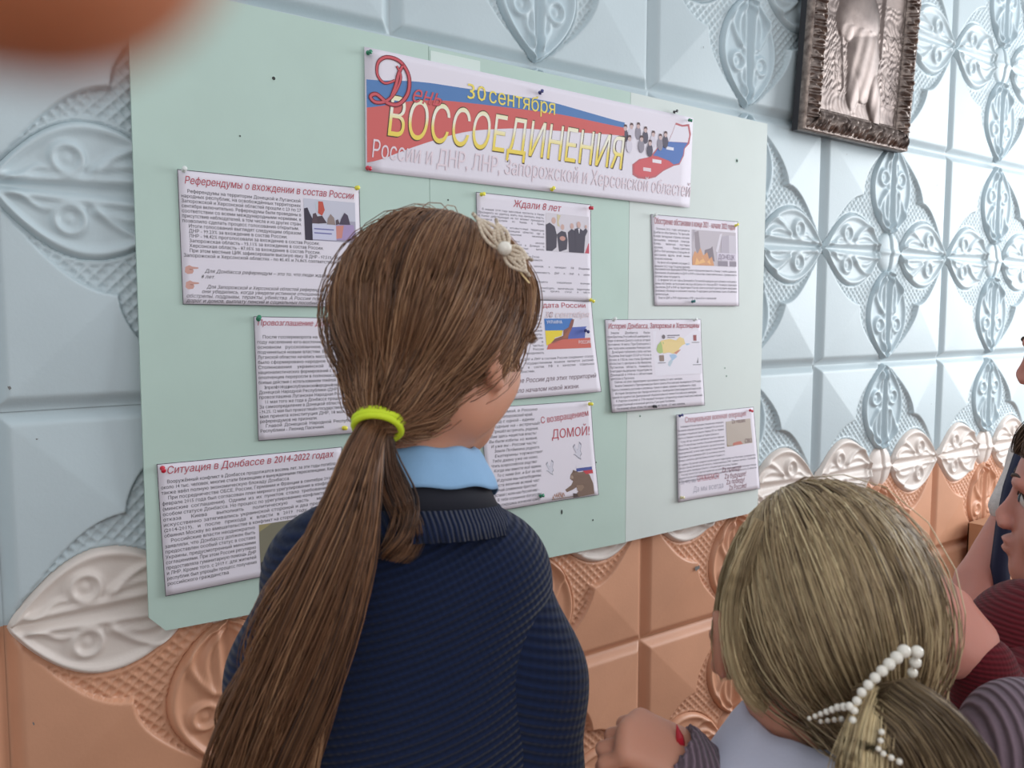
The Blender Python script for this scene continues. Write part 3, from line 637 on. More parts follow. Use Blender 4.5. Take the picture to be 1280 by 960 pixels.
# --- banner
pb = Paper('banner', [(0.5592, 0.9141), (1.3783, 0.9029), (1.3675, 0.6994), (0.5582, 0.7037)], 826, 213,
           'long white, blue and red paper banner with yellow capitals across the pinboard top', 'banner', 11, curl=0.004, border=False, y0=YB-0.0022)
def strip(xs, top, bot, rgb): return xs, top, bot, rgb
def ribbon(p, name, top, bot, rgb, layer):
    tx, ty = zip(*top); bx, by = zip(*bot)
    X = np.linspace(3, 614, 50); a = np.interp(X, tx, ty); b = np.interp(X, bx, by)
    # smooth the control polygons
    ker = np.ones(7)/7; sm = lambda q: np.convolve(np.pad(q, 3, 'edge'), ker, 'valid')
    a, b = sm(a), sm(b)
    V = np.vstack([np.c_[X, a], np.c_[X, b]]); n = 50
    p.add(name, V, np.array([(i, i+1, n+i+1, n+i) for i in range(n-1)]), rgb, layer)
bt = [(3, 57), (103, 41), (214, 37), (399, 29), (614, 43)]; bb = [(4, 108), (45, 90), (133, 69), (214, 63), (429, 51), (614, 54)]; rb = [(3, 203), (97, 159), (208, 116), (329, 94), (614, 71)]
ribbon(pb, 'blue_stripe', bt, bb, (92, 130, 182), 1); ribbon(pb, 'red_stripe', bb, rb, (208, 106, 104), 1)
VO = [('ВОССОЕДИНЕНИЯ', 38, 146, 576, dict(shear=.1, justify=False))]
def tall(p, name, txt, x, y, width, hgt, shear, rgb, layer, G, y_mid=None, rgb2=None, grow=0.0):
    v, t = text_mesh(txt, 0, 0, 1.0, None, shear=0, G=G)
    cap = 0.727
    X = x+(v[:, 0]/np.ptp(v[:, 0])*width)+shear*(-v[:, 1])*hgt/cap; Y = y+v[:, 1]*hgt/cap
    V = np.c_[X, Y]
    if rgb2 is None: return p.add(name, V, t, rgb, layer)
    # real two-ink print: faces below mid height are yellow, above pale
    a = V[t]; mi = (a[:, :, 1].mean(1) > y_mid).astype(int)
    return p.add(name, V, t, rgb, layer, mats=[ink(rgb2), ink(rgb)], mi=mi)
tall(pb, 'title_outline', 'ВОССОЕДИНЕНИЯ', 36, 148, 568, 75, .12, (92, 78, 66), 2, GX)
mt = tall(pb, 'title', 'ВОССОЕДИНЕНИЯ', 38, 146, 563, 71, .12, (236, 216, 108), 3, GF)
# vertical fade of the print: pale top to yellow foot
gm = bpy.data.materials.new('yellow_fade_ink'); gm.use_nodes = True; nt = gm.node_tree; bs = nt.nodes['Principled BSDF']; bs.inputs['Roughness'].default_value = .65
tc = nt.nodes.new('ShaderNodeTexCoord'); sp_ = nt.nodes.new('ShaderNodeSeparateXYZ'); mr = nt.nodes.new('ShaderNodeMapRange'); cr = nt.nodes.new('ShaderNodeValToRGB')
mr.inputs['From Min'].default_value = -0.150; mr.inputs['From Max'].default_value = -0.070
cr.color_ramp.elements[0].color = (*lin((236, 208, 84)), 1); cr.color_ramp.elements[1].color = (*lin((238, 226, 160)), 1)
for e_p, e_c in ((.38, (238, 218, 116)), (.60, (238, 235, 222)), (.82, (238, 234, 212))): e_ = cr.color_ramp.elements.new(e_p); e_.color = (*lin(e_c), 1)
nt.links.new(tc.outputs['Object'], sp_.inputs[0]); nt.links.new(sp_.outputs['Z'], mr.inputs['Value']); nt.links.new(mr.outputs['Result'], cr.inputs['Fac']); nt.links.new(cr.outputs['Color'], bs.inputs['Base Color'])
mt.data.materials[0] = gm
for nm, G, c, L in (('date_outline', GX, (86, 80, 76), 2), ('date', GF, (238, 218, 110), 3)):
    v1, t1 = text_mesh('30', 208, 55, 41, 46, G=(GO if nm == 'date' else GX), justify=False)
    v2, t2 = text_mesh('сентября', 258, 55, 42, 166, G=G, justify=False)
    pb.add(nm, np.vstack([v1*(1 if nm != 'date' else 1), v2]), np.vstack([t1, t2+len(v1)]), c, L)
tall(pb, 'region_outline', 'России и ДНР, ЛНР, Запорожской и Херсонской областей', 10, 188, 812, 32, .1, (158, 66, 84), 2, GX)
tall(pb, 'region_text', 'России и ДНР, ЛНР, Запорожской и Херсонской областей', 10, 188, 812, 32, .1, (230, 214, 222), 3, G3)
# the script capital and the rest of the word
def stroke(p, name, pts, wd, rgb, layer):
    P = np.array(pts, float)
    # Catmull-Rom
    Q = []
    for i in range(len(P)-1):
        a, b, c, d = P[max(i-1, 0)], P[i], P[i+1], P[min(i+2, len(P)-1)]
        for t in np.linspace(0, 1, 7)[:-1]: Q.append(.5*((2*b)+(-a+c)*t+(2*a-5*b+4*c-d)*t*t+(-a+3*b-3*c+d)*t**3))
    Q.append(P[-1]); Q = np.array(Q)
    T = np.gradient(Q, axis=0); T /= np.linalg.norm(T, axis=1)[:, None]+1e-9; Nn = np.c_[-T[:, 1], T[:, 0]]
    ww = wd*(0.55+0.45*np.sin(np.linspace(0, math.pi, len(Q))))[:, None]/2
    V = np.vstack([Q+Nn*ww, Q-Nn*ww]); n = len(Q)
    p.add(name, V, np.array([(i, i+1, n+i+1, n+i) for i in range(n-1)]), rgb, layer)
DS = [(62, 22), (70, 40), (60, 66), (42, 86), (20, 92), (10, 84), (22, 78), (44, 90), (66, 88), (84, 66), (86, 36), (70, 14), (44, 10), (26, 22), (24, 44), (38, 56), (58, 48)]
for c, wd, L in (((120, 48, 58), 8.5, 4), ((206, 96, 104), 5, 5)):
    stroke(pb, 'script_capital', DS, wd, c, L)
    stroke(pb, 'script_stem', [(76, 16), (66, 34), (60, 56), (50, 78)], wd, c, L)
tall(pb, 'script_outline', 'ень', 88, 80, 62, 32, .35, (120, 48, 58), 4, GX)
tall(pb, 'script_text', 'ень', 89, 79.5, 60, 31, .35, (206, 96, 104), 5, G3)
MP = [(769, 22), (790, 24), (811, 19), (818, 40), (814, 63), (800, 76), (798, 92), (785, 114), (767, 119), (735, 134), (712, 150), (687, 157), (660, 158), (643, 152), (642, 130), (662, 116), (693, 108), (718, 82), (749, 65), (760, 44)]
pb.poly('printed_map', [([(x+(x-730)*.03, y+(y-90)*.04) for x, y in MP], (190, 110, 116)), ([(769, 24), (790, 26), (809, 22), (815, 42), (811, 60), (749, 66), (760, 46)], (228, 224, 234)),
      ([(749, 66), (811, 61), (799, 76), (797, 92), (785, 112), (768, 117), (752, 110), (716, 104), (702, 104), (718, 84)], (96, 126, 186)), ([(700, 105), (752, 111), (766, 118), (735, 132), (712, 148), (687, 155), (660, 156), (645, 150), (644, 132), (664, 118)], (208, 102, 108)),
      (rect(700, 112, 728, 120), (232, 226, 234)), (rect(742, 78, 766, 85), (226, 226, 238)), (rect(672, 134, 696, 142), (230, 208, 214))])
fg = []
for i, (x, y) in enumerate([(616, 56), (634, 50), (654, 46), (676, 52), (700, 58), (722, 62), (738, 54), (628, 78), (664, 74), (690, 80)]):
    fg.append((circ(x, y+14, 9, 15), [(96, 92, 106), (214, 208, 220), (150, 144, 156)][i % 3])); fg.append((circ(x, y-2, 5, 6), (206, 180, 178)))
    fg.append(([(x-5, y-4), (x-3, y-10), (x+4, y-10), (x+6, y-3), (x+2, y-6)], (96, 76, 76)))
pb.poly('printed_crowd', fg, layer=1)
# strip of clear tape above the banner
M_TAPE = mat('clear_tape', (214, 228, 222), rough=0.25, spec=0.6)
def tape(px0, py0, px1, py1, h, label):
    a, b = onp(px0, py0, YB), onp(px1, py1, YB)
    m_ = MB().box((0, -0.0006, -h/2), (b[0]-a[0], 0.0, h/2)).mesh('tape_strip', [M_TAPE], False)
    o = put('tape_strip', m_, loc=(a[0], YB-0.0001, a[2]), label=label, cat='tape'); o.rotation_euler = (0, -math.atan2(b[2]-a[2], b[0]-a[0]), 0)
tape(538, 71, 600, 84, 0.022, 'short clear tape strip above the banner near its green pin')

# ------------------------------------------------------------------ push pins
PINC = {'green': (24, 128, 92), 'red': (206, 36, 62), 'navy': (44, 48, 118), 'yellow': (236, 226, 66), 'white': (224, 228, 226), 'black': (46, 46, 52), 'teal': (44, 110, 112), 'cream': (226, 216, 170)}
PM = {k: mat(k+'_plastic', v, rough=0.25, spec=0.6, coat=0.3) for k, v in PINC.items()}
M_STEEL = mat('steel', (190, 190, 195), rough=0.3, metal=1)
prof = [(0, 0.0), (.0042, 0.0), (.0044, .0012), (.0026, .0024), (.0021, .0046), (.0021, .0078), (.0030, .0092), (.0040, .0100), (.0041, .0112), (.0036, .0120), (0, .0122)]
def lathe(prof, n=14):
    V = []; F = []
    for r, h in prof:
        for k in range(n): V.append((r*math.cos(2*math.pi*k/n), -h, r*math.sin(2*math.pi*k/n)))
    for i in range(len(prof)-1):
        for k in range(n): F.append((i*n+k, i*n+(k+1) % n, (i+1)*n+(k+1) % n, (i+1)*n+k))
    return np.array(V), np.array(F)
hv, hf = lathe(prof)
needle_me = MB().tube([(0, 0.012, 0), (0, -0.0005, 0)], .0004, 5).mesh('needle', [M_STEEL])
def pin(px, py, col, label, s=1.0, y=YB-0.008):
    q = onp(px, py, y); o = empty('push_pin', (q[0], YB-0.008*s, q[2]), label, 'pin', 'coloured push pins in the board')
    me = mesh_np('head', hv*s, hf, [PM[col]], True)
    put('head', me, o); put('needle', needle_me, o)
    o.rotation_euler = (random.uniform(-.35, .35), 0, random.uniform(-.3, .1))
for a in [(460, 66, 'green', 'green push pin at the banner top left corner'), (459.5, 210, 'red', 'red push pin at the banner bottom left corner'), (675, 116, 'navy', 'navy push pin on the banner top edge above the date'),
          (843, 140, 'black', 'black push pin on the board above the banner right end'), (862, 150, 'green', 'green push pin at the banner top right corner'), (690, 237, 'yellow', 'yellow push pin on the banner bottom edge'),
          (230, 213, 'white', 'white push pin at the referendum sheet top left corner'), (446, 235, 'yellow', 'yellow push pin at the referendum sheet top right corner'), (323, 399, 'green', 'green push pin on the sheet left of the brown haired head'),
          (430, 535, 'yellow', 'yellow push pin low on the sheet beside the ponytail tie'), (203, 585, 'red', 'red push pin on the lowest left sheet'), (602, 243, 'yellow', 'yellow push pin at the left corner of the men in suits sheet'),
          (738, 260, 'red', 'red push pin at the right corner of the men in suits sheet'), (738.5, 375, 'yellow', 'yellow push pin between the suits sheet and the flag map sheet'), (732, 413, 'navy', 'small navy push pin in the flag coloured map'),
          (737, 505, 'yellow', 'yellow push pin on the bear and doves sheet'), (676, 620, 'green', 'green push pin at the foot of the bear and doves sheet'), (818, 270, 'white', 'white push pin on the flames photo sheet'),
          (920, 282, 'yellow', 'yellow push pin on the flames photo sheet'), (866, 377, 'teal', 'teal push pin at the foot of the flames photo sheet'), (767, 400, 'white', 'white push pin at the left of the regional map sheet'),
          (868, 400, 'white', 'white push pin at the right of the regional map sheet'), (850, 520, 'navy', 'navy push pin on the red slogans sheet'), (938, 513, 'red', 'red push pin on the red slogans sheet'), (852, 622, 'cream', 'cream push pin at the foot of the red slogans sheet'), (818, 508, 'black', 'black push pin at the foot of the regional map sheet')]:
    pin(*a, s=.85 if a[0] > 780 else .92)

# ------------------------------------------------------------------ framed metal relief
M_FR = mat('aged_bronze_frame', (156, 142, 134), rough=0.36, metal=0.8, rgb2=(84, 72, 68), nscale=60, bump=0.3, bscale=300)
M_PL = mat('embossed_metal', (140, 126, 120), rough=0.4, metal=0.7, rgb2=(92, 80, 76), nscale=14, bump=0.2, bscale=220)
YF = -0.062
bl = onp(1006, 161, YF); br = onp(1135, 187, YF)
FWD = float(br[0]-bl[0]); FH = FWD*1.42
fr = empty('framed_relief', (bl[0], -0.03, (bl[2]+br[2])/2), 'dark ornate bronze frame around an embossed metal relief, hung upper right', 'picture')
fr.rotation_euler = (math.radians(3), math.radians(0.5), 0)
BWD = FWD*0.135; D0 = YF+0.03
def frame_bar(L):
    nu, nv = int(L/0.0016), 30
    u = np.linspace(0, L, nu); v = np.linspace(0, 1, nv); Uu, Vv = np.meshgrid(u, v, indexing='ij')
    prof_ = 0.006+0.026*np.sin(math.pi*np.clip(Vv*1.05, 0, 1))**0.7
    ph = Uu/0.028*2*math.pi
    k = np.sin(ph+3.2*np.sin(Vv*5)+1.5*np.sin(ph*.5))*np.sin(Vv*math.pi)
    k2 = np.sin(ph*2.7-6*Vv+2*np.sin(ph))*np.sin(Vv*math.pi)
    h = prof_+0.0052*k+0.003*k2
    bead = (Vv > .86); h = np.where(bead, 0.012+0.0018*np.sin(Uu/0.004*2*math.pi), h)
    h = np.where(Vv < 0.08, 0.022, h); h[:, 0] = -0.0; h[:, -1] = 0.0
    # mitre both ends
    X = np.clip(Uu, Vv*BWD, L-Vv*BWD); 
    return np.stack([X, -h, Vv*BWD], -1).reshape(-1, 3), grid_faces(nu, nv)
def bar(L, ang, off):
    V, F = frame_bar(L); c, s_ = math.cos(ang), math.sin(ang)
    x = V[:, 0]*c-V[:, 2]*s_+off[0]; z = V[:, 0]*s_+V[:, 2]*c+off[1]
    put('frame_bar', mesh_np('frame_bar', np.c_[x, V[:, 1]+D0+0.022, z], F, [M_FR]), fr)
bar(FWD, 0, (0, 0)); bar(FWD, math.pi, (FWD, FH)); bar(FH, math.pi/2, (FWD, 0)); bar(FH, -math.pi/2, (0, FH))
put('backing', MB().box((0.001, D0+0.021, 0.001), (FWD-0.001, 0.008, FH-0.001)).mesh('backing', [mat('dark_frame_side', (50, 48, 52), rough=.5)], False), fr)
nu, nv = 150, 210
Uu, Vv = np.meshgrid(np.linspace(0, 1, nu), np.linspace(0, 1, nv), indexing='ij')
def bump2(cu, cv, ru, rv, ang=0):
    a, b = Uu-cu, (Vv-cv)*1.3; c, s_ = math.cos(ang), math.sin(ang)
    q = ((a*c+b*s_)/ru)**2+((-a*s_+b*c)/rv)**2
    return np.sqrt(np.clip(1-q, 0, 1))
Hh = 0.0006*np.sin(Uu*60+6*np.sin(Vv*30))*np.sin(Vv*70+5*np.sin(Uu*22))*(Vv < .55)*2
fig = np.maximum.reduce([0.016*bump2(.42, .47, .26, .19, -.3), 0.012*bump2(.30, .43, .16, .13, 0.3), 0.013*bump2(.50, .30, .20, .30, .2), 0.011*bump2(.66, .13, .09, .22, .45), 0.009*bump2(.42, .20, .10, .22, -.1)])
fold = 0.0006*np.sin((Uu*1.2-Vv*.5)*48)*(fig > 0.003)*(Vv < .40)
rock = 0.0022*np.abs(np.sin(Vv*95+5*np.sin(Uu*31)))*np.abs(np.cos(Uu*40+3*np.sin(Vv*33)))**.5*((Uu < .36) | (Uu > .66))*(Vv < .42)*(Vv > .10)
leafy = 0.0020*np.abs(np.sin(Uu*88+5*np.sin(Vv*66)))*np.abs(np.sin(Vv*90+4*np.sin(Uu*50)))**.5*(Vv > .6)*(Uu < .62)
robe = np.where((Vv > .58), 0.008*bump2(.60, .78, .10, .30, .15), 0)+np.where(Vv > .3, 0.006*gauss(Uu-.72, .02)*smooth01((.95-Vv)/.1), 0)
staff = 0.004*gauss(Uu-(.14+(.62-Vv)*.30), .012)*(Vv > .12)*(Vv < .62)
H2 = np.maximum.reduce([fig+fold, rock, leafy, robe, staff+0*fig])+Hh*(fig < .002)*.6
iw, ih = FWD-2*BWD*.9, FH-2*BWD*.9
put('relief_plate', mesh_np('relief_plate', np.stack([BWD*.9+Uu*iw, D0+0.012-H2, BWD*.9+Vv*ih], -1).reshape(-1, 3), grid_faces(nu, nv), [M_PL]), fr)

# ------------------------------------------------------------------ tall tan carton standing by the wall
M_BOX = mat('tan_cardboard', (176, 130, 98), rough=0.75, noise=0.1, nscale=8)
q0 = onp(1208, 650, -0.03)
bx = empty('tall_carton', (q0[0], -0.16, 0), 'tall tan cardboard box against the peach wall, behind the bare arm', 'box')
hbx = float(q0[2])-0.01
put('carton_wall', MB().box((0, 0, 0), (0.42, 0.004, hbx)).box((0, 0.12, 0), (0.42, 0.124, hbx)).box((0, 0, 0), (0.004, 0.124, hbx)).box((0.416, 0, 0), (0.42, 0.124, hbx)).box((0, 0, 0), (.42, .124, .004)).mesh('carton_wall', [M_BOX], False), bx)
put('lid_flap', MB().box((0.0, 0.0, hbx), (0.42, 0.124, hbx+0.003)).mesh('lid_flap', [M_BOX], False), bx)

# chips and scuffs in the panel paint
M_CHIP = mat('grey_chip', (120, 118, 116), rough=.9)
for px, py, a, b, rot in ((1170, 232, .012, .0016, .4), (1228, 222, .012, .0016, .4), (877, 60, .002, .005, 0), (1164, 505, .0025, .0022, 0), (1165, 481, .002, .002, 0), (1192, 460, .002, .002, 0), (12, 485, .004, .006, .4), (46, 549, .003, .002, 0), (868, 709, .018, .012, .2), (42, 905, .002, .006, .3), (1058, 193, .002, .003, 0)):
    q = onp(px, py, -.012)
    c_, s_ = math.cos(rot), math.sin(rot); V = []
    for i in range(9):
        t = 2*math.pi*i/9; rr_ = 1+.3*math.sin(i*2.4); x, z = a*.5*rr_*math.cos(t), b*.5*rr_*math.sin(t); V.append((q[0]+x*c_-z*s_, -.0245, q[2]+x*s_+z*c_))
    # seat the chip on the relief
    xi = max(k for k in XJ if XJ[k] <= q[0]); zi = max(k for k in ZJ if ZJ[k]+ZO <= q[2])
    nxt = {-4: -2, -2: 0, 0: 2, 2: 4, 4: 6, 6: 8, 8: 10, 10: 12, 12: 14}
    u_ = (q[0]-(XJ[xi]+XJ[nxt[xi]])/2)/((XJ[nxt[xi]]-XJ[xi])/2); v_ = (q[2]-ZO-(ZJ[zi]+ZJ[zi+2])/2)/((ZJ[zi+2]-ZJ[zi])/2)
    hh = float(tile_h(np.array([u_]), np.array([v_]))[0])
    if petal_w(np.array([max(abs(u_), abs(v_))]))[0] > min(abs(u_), abs(v_)): hh = .014
    V = [(x, -hh-.0022, z) for x, y, z in V]
    me = bpy.data.meshes.new('paint_chip'); me.from_pydata(V, [], [tuple(range(9))]); me.materials.append(M_CHIP); put('paint_chip', me, wall)
# ------------------------------------------------------------------ figures: signed distance fields meshed by surface nets
def nets(F, xs, ys, zs):
    S = F < 0
    nx, ny, nz = F.shape
    cnt = np.zeros((nx-1, ny-1, nz-1), np.float32); acc = np.zeros((nx-1, ny-1, nz-1, 3), np.float32)
    G = [xs, ys, zs]
    for ax in range(3):
        sl0 = [slice(None)]*3; sl1 = [slice(None)]*3; sl0[ax] = slice(0, -1); sl1[ax] = slice(1, None)
        f0, f1 = F[tuple(sl0)], F[tuple(sl1)]; cr = (f0 < 0) != (f1 < 0)
        idx = np.argwhere(cr)
        if not len(idx): continue
        a = f0[cr]; b = f1[cr]; t = a/(a-b)
        P = np.zeros((len(idx), 3))
        for k in range(3): P[:, k] = G[k][idx[:, k]]
        P[:, ax] += t*(G[ax][idx[:, ax]+1]-G[ax][idx[:, ax]])
        o = [k for k in range(3) if k != ax]
        for d0 in (0, 1):
            for d1 in (0, 1):
                c = idx.copy(); c[:, o[0]] -= d0; c[:, o[1]] -= d1
                ok = (c >= 0).all(1) & (c[:, 0] < nx-1) & (c[:, 1] < ny-1) & (c[:, 2] < nz-1)
                c = c[ok]
                np.add.at(cnt, (c[:, 0], c[:, 1], c[:, 2]), 1); np.add.at(acc, (c[:, 0], c[:, 1], c[:, 2]), P[ok])
    vm = cnt > 0; vid = -np.ones(cnt.shape, np.int64); vid[vm] = np.arange(vm.sum()); V = acc[vm]/cnt[vm][:, None]
    Q = []
    for ax in range(3):
        sl0 = [slice(1, -1)]*3; sl1 = [slice(1, -1)]*3; sl0[ax] = slice(0, -1); sl1[ax] = slice(1, None)
        f0, f1 = F[tuple(sl0)] < 0, F[tuple(sl1)] < 0
        for flip in (0, 1):
            idx = np.argwhere(f0 & ~f1 if not flip else ~f0 & f1)
            if not len(idx): continue
            o = [k for k in range(3) if k != ax]
            idx = idx.copy(); idx[:, o[0]] += 1; idx[:, o[1]] += 1
            q = []
            for d0, d1 in ((0, 0), (1, 0), (1, 1), (0, 1)):
                c = idx.copy(); c[:, o[0]] -= d0; c[:, o[1]] -= d1; q.append(vid[c[:, 0], c[:, 1], c[:, 2]])
            q = np.stack(q, 1)
            if (ax == 1) != bool(flip): q = q[:, ::-1]
            Q.append(q)
    Q = np.vstack(Q); Q = Q[(Q >= 0).all(1)]
    return V, Q
def rotm(yaw=0, pitch=0, roll=0):
    """local (x right, y forward, z up) -> world; yaw turns clockwise seen from above (towards +x)"""
    cy, sy = math.cos(-yaw), math.sin(-yaw); cp, sp = math.cos(pitch), math.sin(pitch); cr_, sr = math.cos(roll), math.sin(roll)
    Z = np.array([[cy, -sy, 0], [sy, cy, 0], [0, 0, 1]]); X = np.array([[1, 0, 0], [0, cp, -sp], [0, sp, cp]]); Y = np.array([[cr_, 0, sr], [0, 1, 0], [-sr, 0, cr_]])
    return Z@X@Y
class SDF:
    def __init__(s, lo, hi, step, zs=None):
        ax = []
        for k in range(3):
            st = step if np.isscalar(step) else step[k]
            ax.append(np.arange(lo[k], hi[k]+st, st))
        if zs is not None: ax[2] = zs
        s.ax = ax; s.P = np.stack(np.meshgrid(*ax, indexing='ij'), -1).astype(np.float32); s.F = np.full(s.P.shape[:3], 9.0, np.float32)
    def _sub(s, lo, hi, pad):
        sl = []
        for k in range(3):
            a = np.searchsorted(s.ax[k], lo[k]-pad); b = np.searchsorted(s.ax[k], hi[k]+pad)
            sl.append(slice(max(a-1, 0), b+1))
        return tuple(sl)
    def comb(s, sl, d, k, cut=False):
        f = s.F[sl]
        if cut:
            d = -d
            if k > 0: h = np.clip(k-np.abs(f-d), 0, None)/k; s.F[sl] = np.maximum(f, d)+h*h*k/4
            else: s.F[sl] = np.maximum(f, d)
        else:
            if k > 0: h = np.clip(k-np.abs(f-d), 0, None)/k; s.F[sl] = np.minimum(f, d)-h*h*k/4
            else: s.F[sl] = np.minimum(f, d)
        return s
    def ell(s, c, r, R=None, k=0.02, cut=False, o=None):
        c = np.asarray(c, float); r = np.asarray(r, float)
        R = np.eye(3) if R is None else R
        m = r.max(); sl = s._sub(c-m, c+m, 0.05+k)
        q = (s.P[sl]-c.astype(np.float32))@R.astype(np.float32)
        a = np.linalg.norm(q/r, axis=-1); b = np.linalg.norm(q/(r*r), axis=-1)+1e-6
        return s.comb(sl, (a*(a-1)/b).astype(np.float32), k, cut)
    def cap(s, a, b, ra, rb, k=0.02, cut=False, flat=None):
        a = np.asarray(a, float); b = np.asarray(b, float)
        lo = np.minimum(a-ra, b-rb); hi = np.maximum(a+ra, b+rb); sl = s._sub(lo, hi, 0.05+k)
        p = s.P[sl]-a; ba = b-a; t = np.clip((p@ba)/(ba@ba), 0, 1)
        q = p-t[..., None]*ba
        if flat is not None:   # squash along an axis
            n, f = flat; qn = q@n; q = q+(1/f-1)*qn[..., None]*n
        d = np.linalg.norm(q, axis=-1)-(ra+(rb-ra)*t)
        return s.comb(sl, d.astype(np.float32), k, cut)
    def below(s, z): s.F = np.maximum(s.F, z-s.P[..., 2]); return s       # keep above z
    def mesh(s, name, mats, org, relax=1, noise=None):
        V, Q = nets(s.F, *s.ax)
        for _ in range(relax):
            A = np.zeros_like(V); n = np.zeros(len(V))
            for i in range(4):
                np.add.at(A, Q[:, i], V[Q[:, (i+1) % 4]]); np.add.at(n, Q[:, i], 1); np.add.at(A, Q[:, i], V[Q[:, (i-1) % 4]]); np.add.at(n, Q[:, i], 1)
            V = V*.5+.5*A/np.maximum(n, 1)[:, None]
        return mesh_np(name, V-np.asarray(org), Q, mats, True)

def head_sdf(S, C, R, s, nose=1.0, eo=0.0):
    """skin of a head; C = middle between the ears, s = scale, R = head axes"""
    w = lambda p: C+R@(np.array(p, float)*s)
    E = lambda p, r, k=.02, cut=False, Rl=None: S.ell(w(p), np.array(r)*s, R if Rl is None else R@Rl, k*s, cut)
    E((0, -.014, .030), (.074, .092, .086), 0)
    E((0, .030, -.028), (.058, .062, .080), .03)
    E((0, .058, -.088), (.028, .026, .022), .035)
    E((0, .072, .035), (.052, .026, .040), .03)
    for sx in (-1, 1):
        E((sx*.040, .050, -.030), (.026, .030, .030), .02)
        E((sx*.052, .000, -.055), (.018, .040, .030), .03)
        E((sx*.031, .098, .006), (.017, .016, .012), .012, True)
        E((sx*.011, .100, -.034), (.0085, .009, .0075), .006)
        E((sx*.033, .090, .024), (.018, .010, .006), .014)
        # ear
        Re = rotm(0, -.25, 0)
        E((sx*(.077+eo), -.006, -.008), (.0080, .0175, .031), .004, False, Re@rotm(sx*-.30))
        E((sx*(.083+eo), -.002, -.002), (.0050, .0095, .0165), .003, True, Re@rotm(sx*-.30))
        E((sx*(.076+eo), .003, -.034), (.0060, .0085, .0085), .006)
        E((sx*(.079+eo), .0095, -.008), (.0035, .0045, .0055), .004)
    S.cap(w((0, .088, .010)), w((0, .104*nose, -.024)), .0075*s, .0098*s, .012*s)
    E((0, .092, -.054), (.020, .0105, .0050), .008)
    E((0, .090, -.0650), (.0165, .0105, .0056), .008)
    S.ell(w((0, .102, -.0590)), np.array((.020, .008, .0016))*s, R, .003*s, True)
    return w

def face_parts(par, org, C, R, s, iris, brow, lip):
    w = lambda p: C+R@(np.array(p, float)*s)-org
    for sx in (-1, 1):
        e = MB().ball((0, 0, 0), .0125*s, 16).mesh('eyeball', [M_EYE]); eo = put('eyeball', e, par, w((sx*.031, .0775, .006)))
        i_ = MB().ball((0, 0, 0), (.0058*s, .0022*s, .0058*s), 12).mesh('iris', [iris]); io = put('iris', i_, par, w((sx*.031, .0893, .006))); io.rotation_mode = 'QUATERNION'; io.rotation_quaternion = Matrix(R.tolist()).to_quaternion()
        pts = [w((sx*(.017+.03*t), .102-.013*t*t, .027+.006*math.sin(t*2.4))) for t in np.linspace(0, 1, 8)]
        put('eyebrow', MB().tube(pts, [.0012*s, .0022*s, .0025*s, .0024*s, .0022*s, .0018*s, .0013*s, .0006*s], 6).mesh('eyebrow', [brow]), par)
        pts = [w((sx*(.016+.032*t), .0925-.010*t*t, .0065+.0085*math.sin(math.pi*t))) for t in np.linspace(0, 1, 8)]
        put('eyelashes', MB().tube(pts, .0011*s, 5).mesh('eyelashes', [brow]), par)

def hair_mat(name, lo, mid, hi, rough=0.42):
    m = bpy.data.materials.new(name); m.use_nodes = True; nt = m.node_tree; b = nt.nodes['Principled BSDF']
    b.inputs['Roughness'].default_value = rough; b.inputs['Specular IOR Level'].default_value = 0.45
    at_ = nt.nodes.new('ShaderNodeAttribute'); at_.attribute_name = 'tint'
    r = nt.nodes.new('ShaderNodeValToRGB'); r.color_ramp.elements[0].color = (*lin(lo), 1); r.color_ramp.elements[1].color = (*lin(hi), 1)
    e = r.color_ramp.elements.new(0.5); e.color = (*lin(mid), 1)
    nt.links.new(at_.outputs['Fac'], r.inputs['Fac']); nt.links.new(r.outputs['Color'], b.inputs['Base Color'])
    return m
def strands(name, P, rad, tint, m, par, org, label=None):
    """P (n,k,3) world paths -> one mesh of thin three-sided strands, tint per strand"""
    n, K, _ = P.shape
    T = np.gradient(P, axis=1); T /= np.linalg.norm(T, axis=2, keepdims=True)+1e-9
    ref = np.array([.31, .12, .94]); A = np.cross(T, ref); A /= np.linalg.norm(A, axis=2, keepdims=True)+1e-9; B = np.cross(T, A)
    prof_ = np.ones(K); prof_[-1] = .25; prof_[-2] = .7
    rr_ = (np.asarray(rad).reshape(-1, 1)*prof_[None])[..., None]
    V = np.stack([P+rr_*(A*math.cos(a)+B*math.sin(a)) for a in (0, 2.0944, 4.1888)], 2)-np.asarray(org)
    base = (np.arange(n)[:, None, None]*K+np.arange(K-1)[None, :, None])*3; j = np.arange(3)[None, None]; j2 = (j+1) % 3
    F = np.stack([base+j, base+j2, base+3+j2, base+3+j], -1).reshape(-1, 4)
    me = mesh_np(name, V.reshape(-1, 3), F, [m], True)
    a = me.attributes.new('tint', 'FLOAT', 'POINT'); a.data.foreach_set('value', np.repeat(np.clip(tint, 0, 1), K*3).astype(np.float32))
    return put(name, me, par, label=label)

